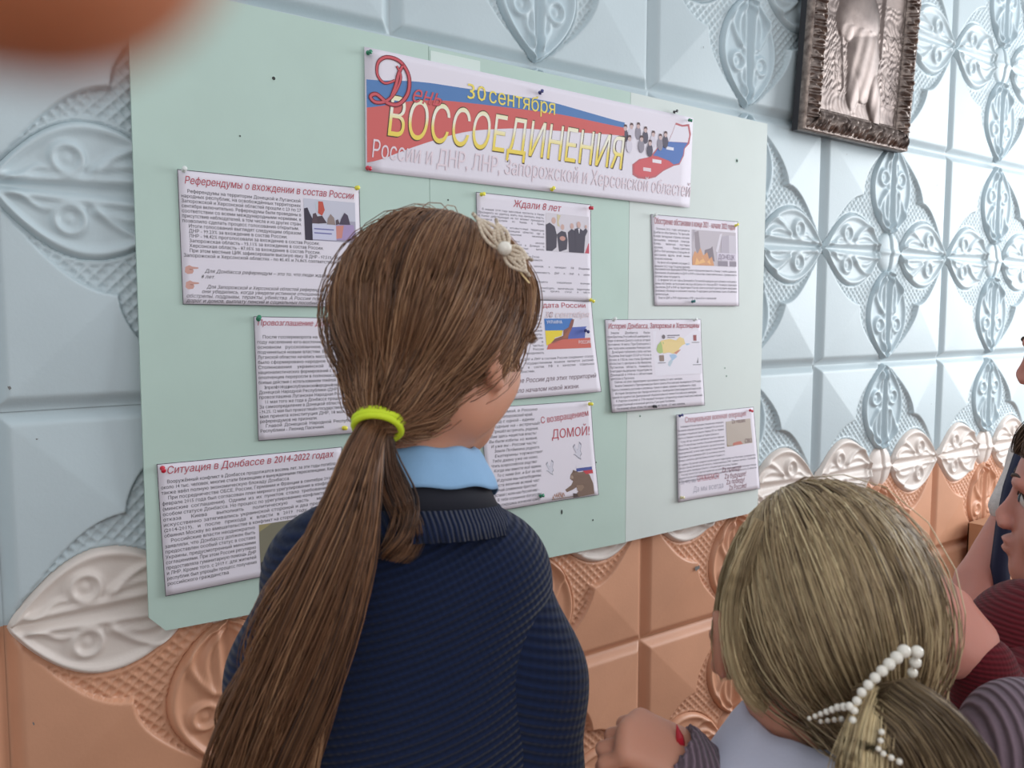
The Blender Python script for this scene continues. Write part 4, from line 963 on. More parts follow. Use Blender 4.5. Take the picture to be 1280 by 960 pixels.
def slerp(a, b, t):
    d = np.clip((a*b).sum(-1, keepdims=True), -1, 1); om = np.arccos(d); so = np.sin(om)+1e-6
    return (np.sin((1-t)*om)*a+np.sin(t*om)*b)/so
def shell_R(d, c, r):
    """distance from origin-centred ellipsoid centre along unit d"""
    return 1/np.sqrt(((d/r)**2).sum(-1))
def swept_hair(C, R, s, tie, n, K, rads, part=None, seed=3, jitter=.0016, fringe=(.45, -.10), flyaway=.05, keep=None, bundle=.010, nlock=170, droop=0.0):
    """hair combed from hairline and crown back to a tie; local head frame"""
    rg = np.random.RandomState(seed)
    c0 = np.array([0, -.014, .030]); r0 = np.array(rads)
    d = rg.normal(size=(n*4, 3)); d /= np.linalg.norm(d, axis=1, keepdims=True)
    # scalp: above a hairline that runs over the brow, in front of the ear and round the nape
    yy, zz = d[:, 1], d[:, 2]
    line = np.interp(yy, [-1, -.55, -.1, .25, .5, .75, 1], [-.62, -.66, -.40, -.18, .10, .42, .60])
    d = d[zz > line][:n]
    e = tie-c0; e = e/np.linalg.norm(e)
    L = rg.normal(size=(nlock, 3)); L /= np.linalg.norm(L, axis=1, keepdims=True)
    lk = (d@L.T).argmax(1); lr = rg.uniform(-1, 1, nlock); lt = rg.uniform(0, 1, nlock)
    # pull root a little to its lock centre (clumps)
    d = d*.72+L[lk]*.28; d /= np.linalg.norm(d, axis=1, keepdims=True)
    t = np.linspace(0, 1, K)[None, :, None]
    # strands leave the parting sideways, then drop and sweep back
    dirs = slerp(d[:, None, :], np.broadcast_to(e, d.shape)[:, None, :], t**0.9)
    side = np.cross(d, e); side /= np.linalg.norm(side, axis=1, keepdims=True)+1e-6
    ang = np.arccos(np.clip(d@e, -1, 1))
    up_ = np.array([0, 0, 1.0])
    sag = droop*np.sin(math.pi*t)*ang[:, None, None]*(-up_)[None, None]
    wav = (rg.uniform(-.02, .02, n_ := len(d))[:, None, None]+lr[lk][:, None, None]*.035)*np.sin(math.pi*t)*side[:, None, :]
    dirs = dirs+sag+wav; dirs /= np.linalg.norm(dirs, axis=2, keepdims=True)
    rad = shell_R(dirs, None, r0)[..., None]
    dist_e = np.linalg.norm(tie-c0)
    q = smooth01((t-.60)/.40)
    lift = (lr[lk]*.0022+rg.uniform(-1, 1, n_)*jitter)[:, None, None]*np.sin(math.pi*np.clip(t*.9+.1, 0, 1))
    P = c0+dirs*((rad*(1-q)+dist_e*q)+lift)
    off = rg.normal(size=(n_, 3)); off /= np.linalg.norm(off, axis=1, keepdims=True); off *= (bundle*rg.uniform(0.2, 1, n_)**.6)[:, None]
    P = P+off[:, None, :]*q
    fly = rg.uniform(size=n_) < flyaway
    P[fly] += (rg.uniform(0, .016, fly.sum())[:, None, None]*np.sin(math.pi*t)*dirs[fly])+rg.normal(size=(fly.sum(), 1, 3))*.0025*np.sin(math.pi*t*.9)
    tint = .32+.30*lt[lk]+rg.normal(size=n_)*.16
    return C+(P*s)@R.T, tint

def flow(guide, widths, n, K, seed, flat=None, clump=26, curl=.004, r0=.010, spread=1.0):
    """strands along a world guide polyline, each in its own lock"""
    rg = np.random.RandomState(seed); g_ = np.asarray(guide, float)
    u = np.linspace(0, 1, len(g_)); t = np.linspace(0, 1, K)
    def cr(t_):
        out = np.zeros((len(t_), 3))
        for k in range(3):
            co_ = np.polyfit(u, g_[:, k], min(len(g_)-1, 4)); out[:, k] = np.polyval(co_, t_)
        return out
    G_ = cr(t); W_ = np.interp(t, u, widths)
    T = np.gradient(G_, axis=0); T /= np.linalg.norm(T, axis=1, keepdims=True)
    view = G_-CAMP; view /= np.linalg.norm(view, axis=1, keepdims=True)
    A = np.cross(T, view); A /= np.linalg.norm(A, axis=1, keepdims=True); B = np.cross(A, T)
    fl = .55 if flat is None else flat
    lk = rg.randint(0, clump, n); la = rg.uniform(0, 2*math.pi, clump); lr = rg.uniform(0, 1, clump)**.5; lt = rg.uniform(0, 1, clump)
    a = la[lk]+rg.normal(size=n)*.25; r = np.clip(lr[lk]+rg.normal(size=n)*.16, 0, 1.12)
    x = (r*np.cos(a))[:, None]; y = (r*np.sin(a))[:, None]
    ph = rg.uniform(0, 6.28, clump)[lk][:, None]; am = (curl*rg.uniform(.3, 1, clump)[lk])[:, None]
    tt = t[None]
    X = x*W_[None]+am*np.sin(tt*7+ph)*tt+rg.normal(size=(n, 1))*.003*tt; Y = y*W_[None]*fl+am*.6*np.cos(tt*6+ph)*tt
    P = G_[None]+X[..., None]*A[None]+Y[..., None]*B[None]
    return P, .30+.36*lt[lk]+rg.normal(size=n)*.16

# ------------------------------------------------------------------ cloth and skin materials
def skin(name, rgb): return mat(name, rgb, rough=0.48, sss=0.25, rgb2=tuple(int(x*.95) for x in rgb), nscale=9, bump=0.08, bscale=500, spec=0.4)
M_SKIN1 = skin('warm_skin', (206, 148, 122)); M_SKIN2 = skin('light_skin', (206, 146, 122)); M_SKIN3 = skin('rosy_skin', (212, 146, 130))
M_EYE = mat('eye_white', (226, 220, 216), rough=.2, coat=.5); M_IRIS = mat('grey_blue_iris', (74, 88, 96), rough=.2)
def knit(name, rgb, sc, rot=(0, 0, 0), dark=.55, dist=.0022, cross=True, strength=1.0, bands='Z'):
    m = bpy.data.materials.new(name); m.use_nodes = True; nt = m.node_tree; b = nt.nodes['Principled BSDF']
    b.inputs['Roughness'].default_value = .85; b.inputs['Sheen Weight'].default_value = .12; b.inputs['Specular IOR Level'].default_value = .2
    tc_ = nt.nodes.new('ShaderNodeTexCoord'); mp = nt.nodes.new('ShaderNodeMapping'); mp.inputs['Rotation'].default_value = rot
    nt.links.new(tc_.outputs['Object'], mp.inputs['Vector'])
    w1 = nt.nodes.new('ShaderNodeTexWave'); w1.bands_direction = bands; w1.inputs['Scale'].default_value = sc; w1.inputs['Distortion'].default_value = .6; w1.inputs['Detail Scale'].default_value = 2.0
    w2 = nt.nodes.new('ShaderNodeTexWave'); w2.bands_direction = 'X'; w2.inputs['Scale'].default_value = sc*1.15; w2.inputs['Distortion'].default_value = .6
    nt.links.new(mp.outputs[0], w1.inputs['Vector']); nt.links.new(mp.outputs[0], w2.inputs['Vector'])
    mx = nt.nodes.new('ShaderNodeMix'); mx.data_type = 'FLOAT'; mx.inputs[0].default_value = .18 if cross else 0.0
    nt.links.new(w1.outputs['Fac'], mx.inputs[2]); nt.links.new(w2.outputs['Fac'], mx.inputs[3])
    r = nt.nodes.new('ShaderNodeValToRGB'); c = lin(rgb); r.color_ramp.elements[0].color = (*[x*dark for x in c], 1); r.color_ramp.elements[1].color = (*c, 1)
    nt.links.new(mx.outputs[0], r.inputs['Fac']); nt.links.new(r.outputs['Color'], b.inputs['Base Color'])
    bp = nt.nodes.new('ShaderNodeBump'); bp.inputs['Strength'].default_value = strength; bp.inputs['Distance'].default_value = dist
    nt.links.new(mx.outputs[0], bp.inputs['Height']); nt.links.new(bp.outputs['Normal'], b.inputs['Normal'])
    return m
M_NAVY = knit('navy_knit', (20, 34, 66), 48, (0.0, .35, .1))
M_NAVY_S = knit('navy_knit_sleeve', (20, 34, 66), 40, (0, -.25, 0))
M_RIB = knit('navy_rib', (20, 34, 66), 70, (0, 1.57, 0), cross=False)
M_MAUVE = knit('mauve_rib_knit', (132, 112, 124), 62, (.3, 1.2, .4), dark=.45, cross=False)
M_MAUVE2 = knit('mauve_knit_shoulder', (136, 116, 128), 48, (0, 0, YAW), dark=.6, cross=False, bands='X')
M_SHIRT = mat('light_blue_cotton', (138, 178, 216), rough=.75, noise=.06, nscale=30, bump=.25, bscale=260)
M_WSHIRT = mat('lilac_white_cotton', (206, 206, 224), rough=.75, noise=.05, nscale=12, bump=.25, bscale=260)
M_BLACK = mat('black_band', (18, 20, 34), rough=.8)
M_SKIRT = mat('dark_skirt', (30, 32, 46), rough=.85); M_SHOE = mat('black_shoe', (22, 20, 22), rough=.4)
M_TIGHT = mat('grey_tights', (92, 90, 98), rough=.8)
M_HAIR1 = hair_mat('brown_hair', (56, 36, 26), (132, 92, 64), (204, 162, 124)); M_HAIR2 = hair_mat('ash_blond_hair', (82, 64, 46), (166, 142, 108), (236, 216, 172)); M_HAIR3 = hair_mat('short_brown_hair', (54, 40, 30), (98, 76, 58), (150, 122, 96))
M_CAP1 = mat('brown_hair_base', (66, 46, 36), rough=.6); M_CAP2 = mat('blond_hair_base', (104, 84, 60), rough=.6)

def hair_cap(C, R, s, tie, rads, m, par, org, name='hair_base'):
    c0 = np.array([0, -.014, .030]); lo = C-.16*s; hi = C+.16*s
    S = SDF(lo, hi, .0045)
    S.ell(C+R@(c0*s), (np.array(rads)-.0035)*s, R, 0)
    if tie is not None:
        tw = C+R@(np.array(tie)*s); mid = C+R@((np.array(tie)*.62+c0*.38)*s)
        S.cap(mid, tw, .036*s, .006*s, .03)
    # open at the face
    S.ell(C+R@(np.array((0, .115, -.045))*s), np.array((.076, .085, .105))*s, R, .01, True)
    S.ell(C+R@(np.array((0, .045, -.110))*s), np.array((.110, .105, .082))*s, R, .01, True)
    put(name, S.mesh(name, [m], org, 1), par)

def person(name_loc, label, C, R, s, tyaw, shirt_m, skirt_m, skinm, arms, girl=True, shw=.150, hem=None, tdepth=.085, neck_r=.046, eo=0.0):
    """C head centre; torso faces tyaw; arms = [(shoulder, elbow, wrist, hand dir)] in the torso frame, relative to neck base"""
    org = np.array([name_loc[0], name_loc[1], 0.0]); root = empty('person', org, label, 'person')
    Rt = rotm(tyaw); H = C[2]; nb = np.array([org[0], org[1], C[2]-.165*s])     # base of the neck
    tw = lambda p: nb+Rt@np.array(p, float)
    hip = C[2]-.64*s-.02; knee = hip*.53; hipw = .085
    zf = np.concatenate([np.arange(0, C[2]-.36, .012), np.arange(C[2]-.36, C[2]-.16, .006), np.arange(C[2]-.16, C[2]+.16, .0036)])
    S = SDF(org-[.34, .34, 0], org+[.34, .34, 0], (.0062, .0062, .01), zs=zf)
    # finer grid round the head in x and y
    def ax_(c): return np.unique(np.round(np.concatenate([np.arange(c-.42, c-.13, .011), np.arange(c-.13, c+.13, .0036), np.arange(c+.13, c+.42, .011)]), 5))
    S.ax = [ax_(C[0]), ax_(C[1]), zf]; S.P = np.stack(np.meshgrid(*S.ax, indexing='ij'), -1).astype(np.float32); S.F = np.full(S.P.shape[:3], 9.0, np.float32)
    head_sdf(S, C, R, s, eo=eo)
    S.cap(C+R@(np.array((0, -.022, -.045))*s), nb+Rt@np.array((0, -.012, -.02)), neck_r*s, neck_r*1.08*s, .03)
    S.cap(tw((-shw*.72, 0, -.055)), tw((shw*.72, 0, -.055)), .040, .040, .05)
    S.ell(tw((0, .0, -.16)), (shw*.86, tdepth*.85, .14), Rt, .05); S.ell(tw((0, 0, -.34)), (shw*.68, tdepth*.8, .14), Rt, .06)
    S.ell(np.array([nb[0], nb[1], hip]), (.115, .085, .10), Rt, .05)
    for sx in (-1, 1):
        h0 = np.array([nb[0], nb[1], 0])+Rt@np.array((sx*hipw*.75, 0, 0))
        S.cap(h0+[0, 0, hip-.02], h0+[0, 0, knee], .068, .043, .03); S.cap(h0+[0, 0, knee], h0+[0, 0, .075], .044, .028, .015)
        S.ell(h0+[0, 0, knee-.12]+Rt@np.array((0, -.016, 0)), (.040, .040, .085), Rt, .02)
        S.cap(h0+[0, 0, .045], h0+[0, 0, .030]+Rt@np.array((0, .13, 0)), .034, .024, .02)
    for sh, el, wr, hd in arms:
        S.cap(tw(sh), tw(el), .030, .028, .03); S.cap(tw(el), tw(wr), .028, .019, .008)
    put('body', S.mesh('body', [skinm], org, 1), root)
    # hands joined to the wrist
    for sh, el, wr, hd in arms: hand(root, org, tw(wr), Rt@np.array(hd[0]), Rt@np.array(hd[1]), hd[2], skinm)
    # shoes
    for sx in (-1, 1):
        h0 = np.array([nb[0], nb[1], 0])+Rt@np.array((sx*hipw*.75, 0, 0)); S2 = SDF(h0-[.2, .2, 0], h0+[.2, .2, .12], .006)
        S2.cap(h0+[0, 0, .045]-Rt@np.array((0, .02, 0)), h0+[0, 0, .038]+Rt@np.array((0, .14, 0)), .046, .036, .0); S2.below(.002)
        put('shoe', S2.mesh('shoe', [M_SHOE], org, 1), root)
    # skirt
    S3 = SDF(np.array([nb[0], nb[1], hip-.36])-[.32, .32, 0], np.array([nb[0], nb[1], hip+.14])+[.32, .32, 0], .010)
    q = (S3.P-np.array([nb[0], nb[1], 0], np.float32))@Rt.astype(np.float32); tz = np.clip((hip+.12-S3.P[..., 2])/.48, 0, 1)
    an = np.arctan2(q[..., 1], q[..., 0]); rad_ = np.hypot(q[..., 0], q[..., 1]*1.25)
    S3.F = (rad_-(.115+.10*tz+.012*tz*np.sin(an*14))).astype(np.float32)
    S3.F = np.maximum(S3.F, np.maximum(S3.P[..., 2]-(hip+.12), (hip-.34)-S3.P[..., 2]))
    put('skirt', S3.mesh('skirt', [skirt_m], org, 1), root)
    return root, org, tw, Rt, nb, hip

def hand(root, org, wr, fdir, pnorm, bend, skinm, sc=.82, mirror=1):
    """wrist, finger direction, back-of-hand normal; bend 0..1 closes the fingers into the palm"""
    f = fdir/np.linalg.norm(fdir); n = pnorm-f*(pnorm@f); n /= np.linalg.norm(n); x = np.cross(f, n)*mirror
    c = wr+f*.06
    S = SDF(c-.13, c+.13, .0028)
    pt = lambda a, b, d: wr+(x*a+f*b+n*d)*sc
    fl = (n, .62)
    S.cap(pt(0, -.03, 0), pt(0, .012, 0), .021*sc, .024*sc, 0, flat=(n, .8))
    S.cap(pt(-.018, .03, 0), pt(-.024, .075, 0), .017*sc, .013*sc, .02); S.cap(pt(0, .03, 0), pt(0, .080, .002), .019*sc, .013*sc, .02); S.cap(pt(.018, .03, 0), pt(.024, .072, 0), .018*sc, .012*sc, .02)
    for k, (a, L) in enumerate(((-.028, .068), (-.010, .076), (.009, .070), (.027, .056))):
        p = pt(a, .078-.004*abs(k-1.2), .001); ang = 0
        seg = [L*.46, L*.30, L*.24]; r = [.0092, .0082, .0074, .0062]
        for j in range(3):
            ang += bend*(1.45 if j else 1.25)+.12
            q = p+(f*math.cos(ang)-n*math.sin(ang))*seg[j]*sc
            S.cap(p, q, r[j]*sc, r[j+1]*sc, .0035); p = q
    p = pt(-.030, .022, -.006); q = pt(-.047, .048, -.020); S.cap(p, q, .013*sc, .0105*sc, .012)
    q2 = q+(f*.030*(1-bend*.3)+x*.010*bend-n*.022*bend-x*-.002)*sc; S.cap(q, q2, .0102*sc, .0085*sc, .004); q3 = q2+(f*.018+x*.022*bend-n*.006)*sc; S.cap(q2, q3, .0085*sc, .0066*sc, .004)
    put('hand', S.mesh('hand', [skinm], org, 1), root)

def garment(root, org, name, prims, mats, step=.006, cuts=(), relax=2, lo=None, hi=None, bump=None):
    pts = np.array([p[1] for p in prims]+[p[2] for p in prims if p[0] == 'cap'])
    lo = pts.min(0)-.22 if lo is None else lo; hi = pts.max(0)+.22 if hi is None else hi
    S = SDF(lo, hi, step)
    for p in prims:
        if p[0] == 'cap': S.cap(p[1], p[2], p[3], p[4], p[5])
        else: S.ell(p[1], p[2], p[3], p[4])
    for c in cuts: c(S)
    if bump is not None: S.F = S.F+bump(S.P).astype(np.float32)
    return put(name, S.mesh(name, mats, org, relax), root)
# ================================================================== the girl in the navy jumper
D1 = 0.755
C1 = at(546, 428, D1)
VB1 = math.atan2(*(C1-CAMP)[:2])                 # bearing of the view ray, clockwise from the wall normal
s1 = .90
HY1 = VB1+math.radians(37); R1 = rotm(HY1, math.radians(-7), math.radians(3))
tie1 = np.array([.022, -.100, -.080])
sh_c = at(509, 641, .765)
TY1 = VB1+math.radians(6)
g1, org1, tw1, Rt1, nb1, hip1 = person((sh_c[0], sh_c[1]), 'girl in a navy knitted jumper with long brown hair in a neon tied ponytail', C1, R1, s1, TY1, None, M_SKIRT, M_SKIN1,
    [((-.086, -.005, -.100), (-.122, -.03, -.30), (-.115, .05, -.50), ((0, .25, -1), (-1, 0, 0), .25)), ((.086, -.005, -.100), (.122, -.03, -.30), (.115, .05, -.50), ((0, .25, -1), (1, 0, 0), .25))], shw=.110)
face_parts(g1, org1, C1, R1, s1, M_IRIS, M_CAP1, None)
rads1 = (.088, .106, .099)
hair_cap(C1, R1, s1, tie1, rads1, M_CAP1, g1, org1)
P, tn = swept_hair(C1, R1, s1, tie1, 7600, 15, rads1, seed=5, droop=.16, nlock=220, bundle=.011)
strands('hair', P, np.random.RandomState(1).uniform(.00035, .0006, len(P))*s1, tn, M_HAIR1, g1, org1)
# long ponytail over the back
tp = C1+R1@(tie1*s1)
pd = lambda x, y, d: at(x, y, d)
gd = [tp+(C1-tp)*.06, tp+R1@np.array((0, -.022, -.02)), pd(461, 590, D1-.105), pd(424, 670, D1-.115), pd(392, 760, D1-.118), pd(364, 850, D1-.115), pd(337, 950, D1-.105), pd(324, 1020, D1-.105)]
P, tn = flow(gd, [.009, .012, .015, .021, .025, .028, .030, .032], 3000, 22, 8, flat=.5, clump=110, curl=.013)
strands('ponytail', P, np.random.RandomState(2).uniform(.00035, .00065, len(P)), tn-.13, M_HAIR1, g1, org1)
gd2 = [tp+(C1-tp)*.06, pd(482, 566, D1-.085), pd(492, 620, D1-.085), pd(500, 665, D1-.085), pd(497, 700, D1-.083)]
P, tn = flow(gd2, [.006, .008, .010, .009, .002], 220, 14, 9, flat=.5, clump=14, curl=.014)
strands('loose_lock', P, np.full(len(P), .00040), tn-.32, M_HAIR1, g1, org1)
for k, (pts, wd, n_) in enumerate([([(450, 560, -.08), (425, 610, -.10), (380, 680, -.115), (345, 740, -.12), (325, 800, -.12), (318, 840, -.115)], [.003, .006, .009, .010, .008, .004], 70),
                                 ([(400, 700, -.085), (365, 760, -.105), (325, 830, -.115), (298, 880, -.115), (288, 910, -.112), (298, 940, -.108)], [.004, .008, .010, .009, .007, .004], 150), ([(395, 800, -.085), (386, 870, -.105), (386, 930, -.112), (374, 985, -.11), (376, 1030, -.11)], [.006, .010, .010, .008, .004], 160)]):
    P, tn = flow([pd(x, y, D1+z) for x, y, z in pts], wd, n_, 16, 20+k, flat=.6, clump=9, curl=.010)
    strands('loose_lock', P, np.full(len(P), .00038), tn, M_HAIR1, g1, org1)
# fringe and side locks over the ear
def local_lock(C, R, s, pts, wd, n_, seed, par, org, m, tint=0.0, clump=8, curl=.003, rad=.0004, name='side_lock'):
    P, tn = flow([C+R@(np.array(p)*s) for p in pts], wd, n_, 14, seed, flat=.5, clump=clump, curl=curl)
    strands(name, P, np.full(len(P), rad), tn+tint, m, par, org)
for k, (pts, wd, n_, tint, dd) in enumerate([
    ([(618, 300), (638, 335), (648, 365), (650, 395), (645, 415), (640, 432)], [.012, .016, .016, .012, .008, .003], 420, .08, .000),
    ([(645, 325), (660, 352), (664, 380), (660, 402), (659, 418), (668, 416)], [.007, .009, .008, .006, .003, .001], 220, .02, .020),
    ([(600, 305), (620, 350), (630, 390), (632, 425), (628, 455), (622, 478)], [.008, .009, .007, .004, .002, .001], 120, .22, -.015),
    ([(640, 345), (650, 390), (651, 425), (646, 448), (644, 465)], [.004, .004, .003, .002, .0006], 50, .2, .004)]):
    P, tn = flow([pd(x, y, D1-.018+dd) for x, y in pts], wd, n_, 14, 31+k, flat=.45, clump=12, curl=.003)
    strands('side_lock', P, np.full(len(P), .0004), tn+tint, M_HAIR1, g1, org1)
# neon tie: two wraps of elastic
M_NEON = mat('neon_yellow_elastic', (208, 230, 44), rough=.7, bump=.3, bscale=400)
ax_t = (gd[2]-tp); ax_t /= np.linalg.norm(ax_t); ax_t = ax_t*.8+(tp-C1)/np.linalg.norm(tp-C1)*.45; ax_t /= np.linalg.norm(ax_t)
q1 = np.cross(ax_t, [0, 0, 1.0]); q1 /= np.linalg.norm(q1); q2 = np.cross(q1, ax_t)
tb = MB()
for k, (o_, rr_) in enumerate(((-.005, .0162), (.000, .0176), (.005, .0166))):
    tb.tube([tp+ax_t*(o_+.0025*math.sin(a+k))+rr_*(q1*math.cos(a)*1.15+q2*math.sin(a)) for a in np.linspace(0, 2*math.pi, 29)], .0030, 8, cap=False)
me = tb.mesh('hair_tie', [M_NEON]); me.transform(Matrix.Translation(-Vector(org1))); put('hair_tie', me, g1, label='neon yellow hair tie')
# beaded bow clip
M_PEARL = mat('pearl', (232, 226, 214), rough=.22, spec=.6, coat=.5); M_GOLD = mat('clip_metal', (206, 182, 140), rough=.3, metal=.9); M_GLIT = mat('beaded_cream_ribbon', (222, 206, 186), rough=.4, bump=1.0, bscale=500)
cl = empty('hair_clip', C1, 'cream beaded bow hair clip with one large pearl on the brown hair', 'hair clip')
def clip_dir(px, py): return at(px, py, D1-.058)
a_, b_ = clip_dir(606, 288), clip_dir(652, 342); ctr = clip_dir(631, 312)
du = (b_-a_); Lc = np.linalg.norm(du); du /= Lc; dv = np.cross(du, FW); dv /= np.linalg.norm(dv); dn = -FW
def ribbon_loop(p, L, wd, ang, nm):
    d_ = du*math.cos(ang)+dv*math.sin(ang); e_ = dv*math.cos(ang)-du*math.sin(ang); mb = MB()
    for r_i in range(4):
        off = (r_i-1.5)*wd/4
        pts = [p+d_*L*t+e_*off*math.sin(math.pi*min(t*1.1+.08, 1))*1.6+dn*.0045*math.sin(math.pi*t) for t in np.linspace(0, 1, 12)]
        for q in pts: mb.ball(q-C1, .0017, 6)
        mb.tube(np.array(pts)-C1-dn*.0006, .0016, 6)
    put(nm, mb.mesh(nm, [M_GLIT]), cl)
ribbon_loop(ctr, -.040, .011, .02, 'bow_loop'); ribbon_loop(ctr, -.026, .010, -.42, 'bow_loop'); ribbon_loop(ctr, .030, .011, .05, 'bow_loop'); ribbon_loop(ctr, .024, .009, .5, 'bow_loop')
put('pearl', MB().ball((ctr+dn*.006-C1), .0062, 14).mesh('pearl', [M_PEARL]), cl)
put('clip_bar', MB().tube(np.array([a_, ctr, b_, b_+du*.010])-C1-dn*.004, .0011, 6).mesh('clip_bar', [M_GOLD]), cl)
# jumper
shw = .150
def torso_prims(tw, Rt, r=.0, w=1.0):
    return [('cap', tw((-.072*w, -.004, -.058)), tw((.072*w, -.004, -.058)), .046+r, .046+r, 0), ('ell', tw((0, -.004, -.15)), np.array((.118*w+r, .088+r, .155)), Rt, .06), ('ell', tw((0, 0, -.33)), np.array((.122*w+r, .094+r, .22)), Rt, .08),
            ('cap', tw((0, -.012, -.055)), tw((0, -.008, -.040)), .060+r, .056+r, .05)]
def cut_low(z): return lambda S: setattr(S, 'F', np.maximum(S.F, z-S.P[..., 2]).astype(np.float32))
def cut_neck(tw, Rt, r=.052, z=.012):
    def f(S): S.ell(tw((0, .012, z+.03)), (r, r*1.02, .052), Rt@rotm(0, .18), .004, True)
    return f
garment(g1, org1, 'jumper_body', torso_prims(tw1, Rt1, w=1.10), [M_NAVY], cuts=(cut_neck(tw1, Rt1), cut_low(hip1-.04)))
for sx in (-1, 1):
    garment(g1, org1, 'jumper_sleeve', [('cap', tw1((sx*.080, -.004, -.068)), tw1((sx*.113, -.012, -.160)), .0470, .049, 0), ('cap', tw1((sx*.108, -.012, -.155)), tw1((sx*.124, -.03, -.31)), .049, .045, .03), ('cap', tw1((sx*.124, -.03, -.31)), tw1((sx*.117, .045, -.475)), .044, .034, .03)],
            [M_NAVY_S], step=.0055)
# raised seam round the armhole
for sx in (-1, 1):
    pts = [tw1((sx*(.100+.018*math.sin(a)*.4), -.004+.0580*math.cos(a)*1.0, -.062+.060*math.sin(a))) for a in np.linspace(0, 2*math.pi, 33)]
# dark neckband and ribbed collar
def neck_ring(name, tw, r0, z0, r1, z1, th, m, ribs=0, tilt=.012):
    n_ = 160; V = []
    for i in range(n_):
        a = 2*math.pi*i/n_; rb = .0012*math.cos(a*ribs) if ribs else 0
        for rr_, zz_ in ((r0, z0), ((r0+r1)/2+.002, (z0+z1)/2), (r1+rb, z1), (r1+rb-th, z1-.001), (r0-th, z0)):
            V.append(tw((rr_*math.sin(a), -.004+rr_*1.02*math.cos(a), zz_-tilt*math.cos(a))))
    F = [(i*5+j, i*5+(j+1) % 5, ((i+1) % n_)*5+(j+1) % 5, ((i+1) % n_)*5+j) for i in range(n_) for j in range(5)]
    return mesh_np(name, np.array(V), np.array(F), [m], True)
def add_world(me, nm, root, org, **k): me.transform(Matrix.Translation(-Vector(org))); return put(nm, me, root, **k)
add_world(neck_ring('neckband', lambda p: tw1(p)+RT*.008, .051, .044, .078, -.004, .004, M_BLACK), 'neckband', g1, org1)
add_world(neck_ring('ribbed_neckline', lambda p: tw1(p)+RT*.008, .077, .001, .091, -.022, .004, M_RIB, 44), 'ribbed_neckline', g1, org1)
# blue shirt collar: stand and fall
def collar(tw, root, org, m, r_in, z_top, fall, spread, wing, name='shirt_collar', gap=.35, open_back=False, tilt=0.02):
    nu, nv = 70, 14; V = []
    for i in range(nu):
        a = math.pi+(-1+2*i/(nu-1))*(math.pi-gap)         # from one side of the front round the back
        fr_ = abs(-1+2*i/(nu-1))
        for j in range(nv):
            t = j/(nv-1)
            if t < .28:
                q = t/.28; rr_ = r_in+.002*q; zz_ = z_top-.026*(1-q)
            else:
                q = (t-.28)/.72; L = fall+wing*fr_**3
                rr_ = r_in+.004+spread*math.sin(q*1.35); zz_ = z_top+.003*math.sin(min(q*8, math.pi))-L*q
            V.append(tw((rr_*math.sin(a), -.006+rr_*1.03*math.cos(a)*1.0+.004, zz_-tilt*(math.cos(a)+1)*.5+.0012*math.sin(a*9))))
    me = mesh_np(name, np.array(V), grid_faces(nu, nv), [m], True); o = add_world(me, name, root, org)
    md = o.modifiers.new('thickness', 'SOLIDIFY'); md.thickness = .0016
collar(lambda p: tw1(p)+RT*.010, g1, org1, M_SHIRT, .047, .062, .031, .022, .040)

# ================================================================== the fair haired girl
D2 = 0.70
C2 = at(1026, 778, D2); s2 = .95
VB2 = math.atan2(*(C2-CAMP)[:2])
HY2 = VB2-math.radians(26); R2 = rotm(HY2, math.radians(4), math.radians(-3))
tie2 = np.array([.024, -.104, -.068])
nb_p = at(1020, 905, D2-.0)
TY2 = VB2-math.radians(12)
NB2 = np.array([nb_p[0], nb_p[1], C2[2]-.165*s2]); RT2_ = rotm(TY2); l2 = lambda p: tuple(RT2_.T@(p-NB2))
eL, wL = at(975, 1100, D2-.02), at(872, 966, D2+.012); eR, wR = at(1285, 932, D2-.05), at(1430, 985, D2-.02)
wd = lambda a, b, c: tuple(RT2_.T@(RT*a+UP*b+FW*c))
g2, org2, tw2, Rt2, nb2, hip2 = person((nb_p[0], nb_p[1]), 'fair haired girl in the foreground with a pearl clip, pale collar and mauve cardigan', C2, R2, s2, TY2, None, M_SKIRT, M_SKIN2,
    [((-.135, .0, -.075), l2(eL), l2(wL), (wd(-.86, .45, .15), wd(.30, .80, -.50), .75)), ((.135, .0, -.060), l2(eR), l2(wR), (wd(1, 0, .6), wd(0, 1, 0), .5))], shw=.115, eo=.017)
face_parts(g2, org2, C2, R2, s2, M_IRIS, M_CAP2, None)
rads2 = (.081, .100, .101)
hair_cap(C2, R2, s2, tie2, rads2, M_CAP2, g2, org2)
P, tn = swept_hair(C2, R2, s2, tie2, 7200, 15, rads2, seed=15, droop=.20, nlock=170, bundle=.014)
strands('hair', P, np.random.RandomState(4).uniform(.00036, .0006, len(P)), tn, M_HAIR2, g2, org2)
tp2 = C2+R2@(tie2*s2)
gd = [tp2, at(1104, 888, D2-.14), at(1135, 915, D2-.15), at(1158, 960, D2-.15), at(1168, 1010, D2-.145), at(1160, 1080, D2-.14)]
P, tn = flow(gd, [.012, .020, .028, .034, .034, .020], 1700, 16, 41, flat=.6, clump=40, curl=.006)
strands('ponytail', P, np.random.RandomState(6).uniform(.00035, .0006, len(P)), tn-.18, M_HAIR2, g2, org2)
gd = [at(1100, 862, D2-.135), at(1093, 885, D2-.145), at(1086, 920, D2-.155), at(1080, 965, D2-.158), at(1072, 1030, D2-.155)]
P, tn = flow(gd, [.007, .010, .012, .013, .010], 520, 14, 42, flat=.6, clump=12, curl=.003)
strands('pale_lock', P, np.full(len(P), .00045), tn+.28, M_HAIR2, g2, org2)
P, tn = flow([at(x, y, D2-.048) for x, y in [(950, 650), (924, 720), (916, 790), (930, 850), (960, 885)]], [.004, .008, .009, .007, .002], 150, 14, 51, flat=.4, clump=9, curl=.004)
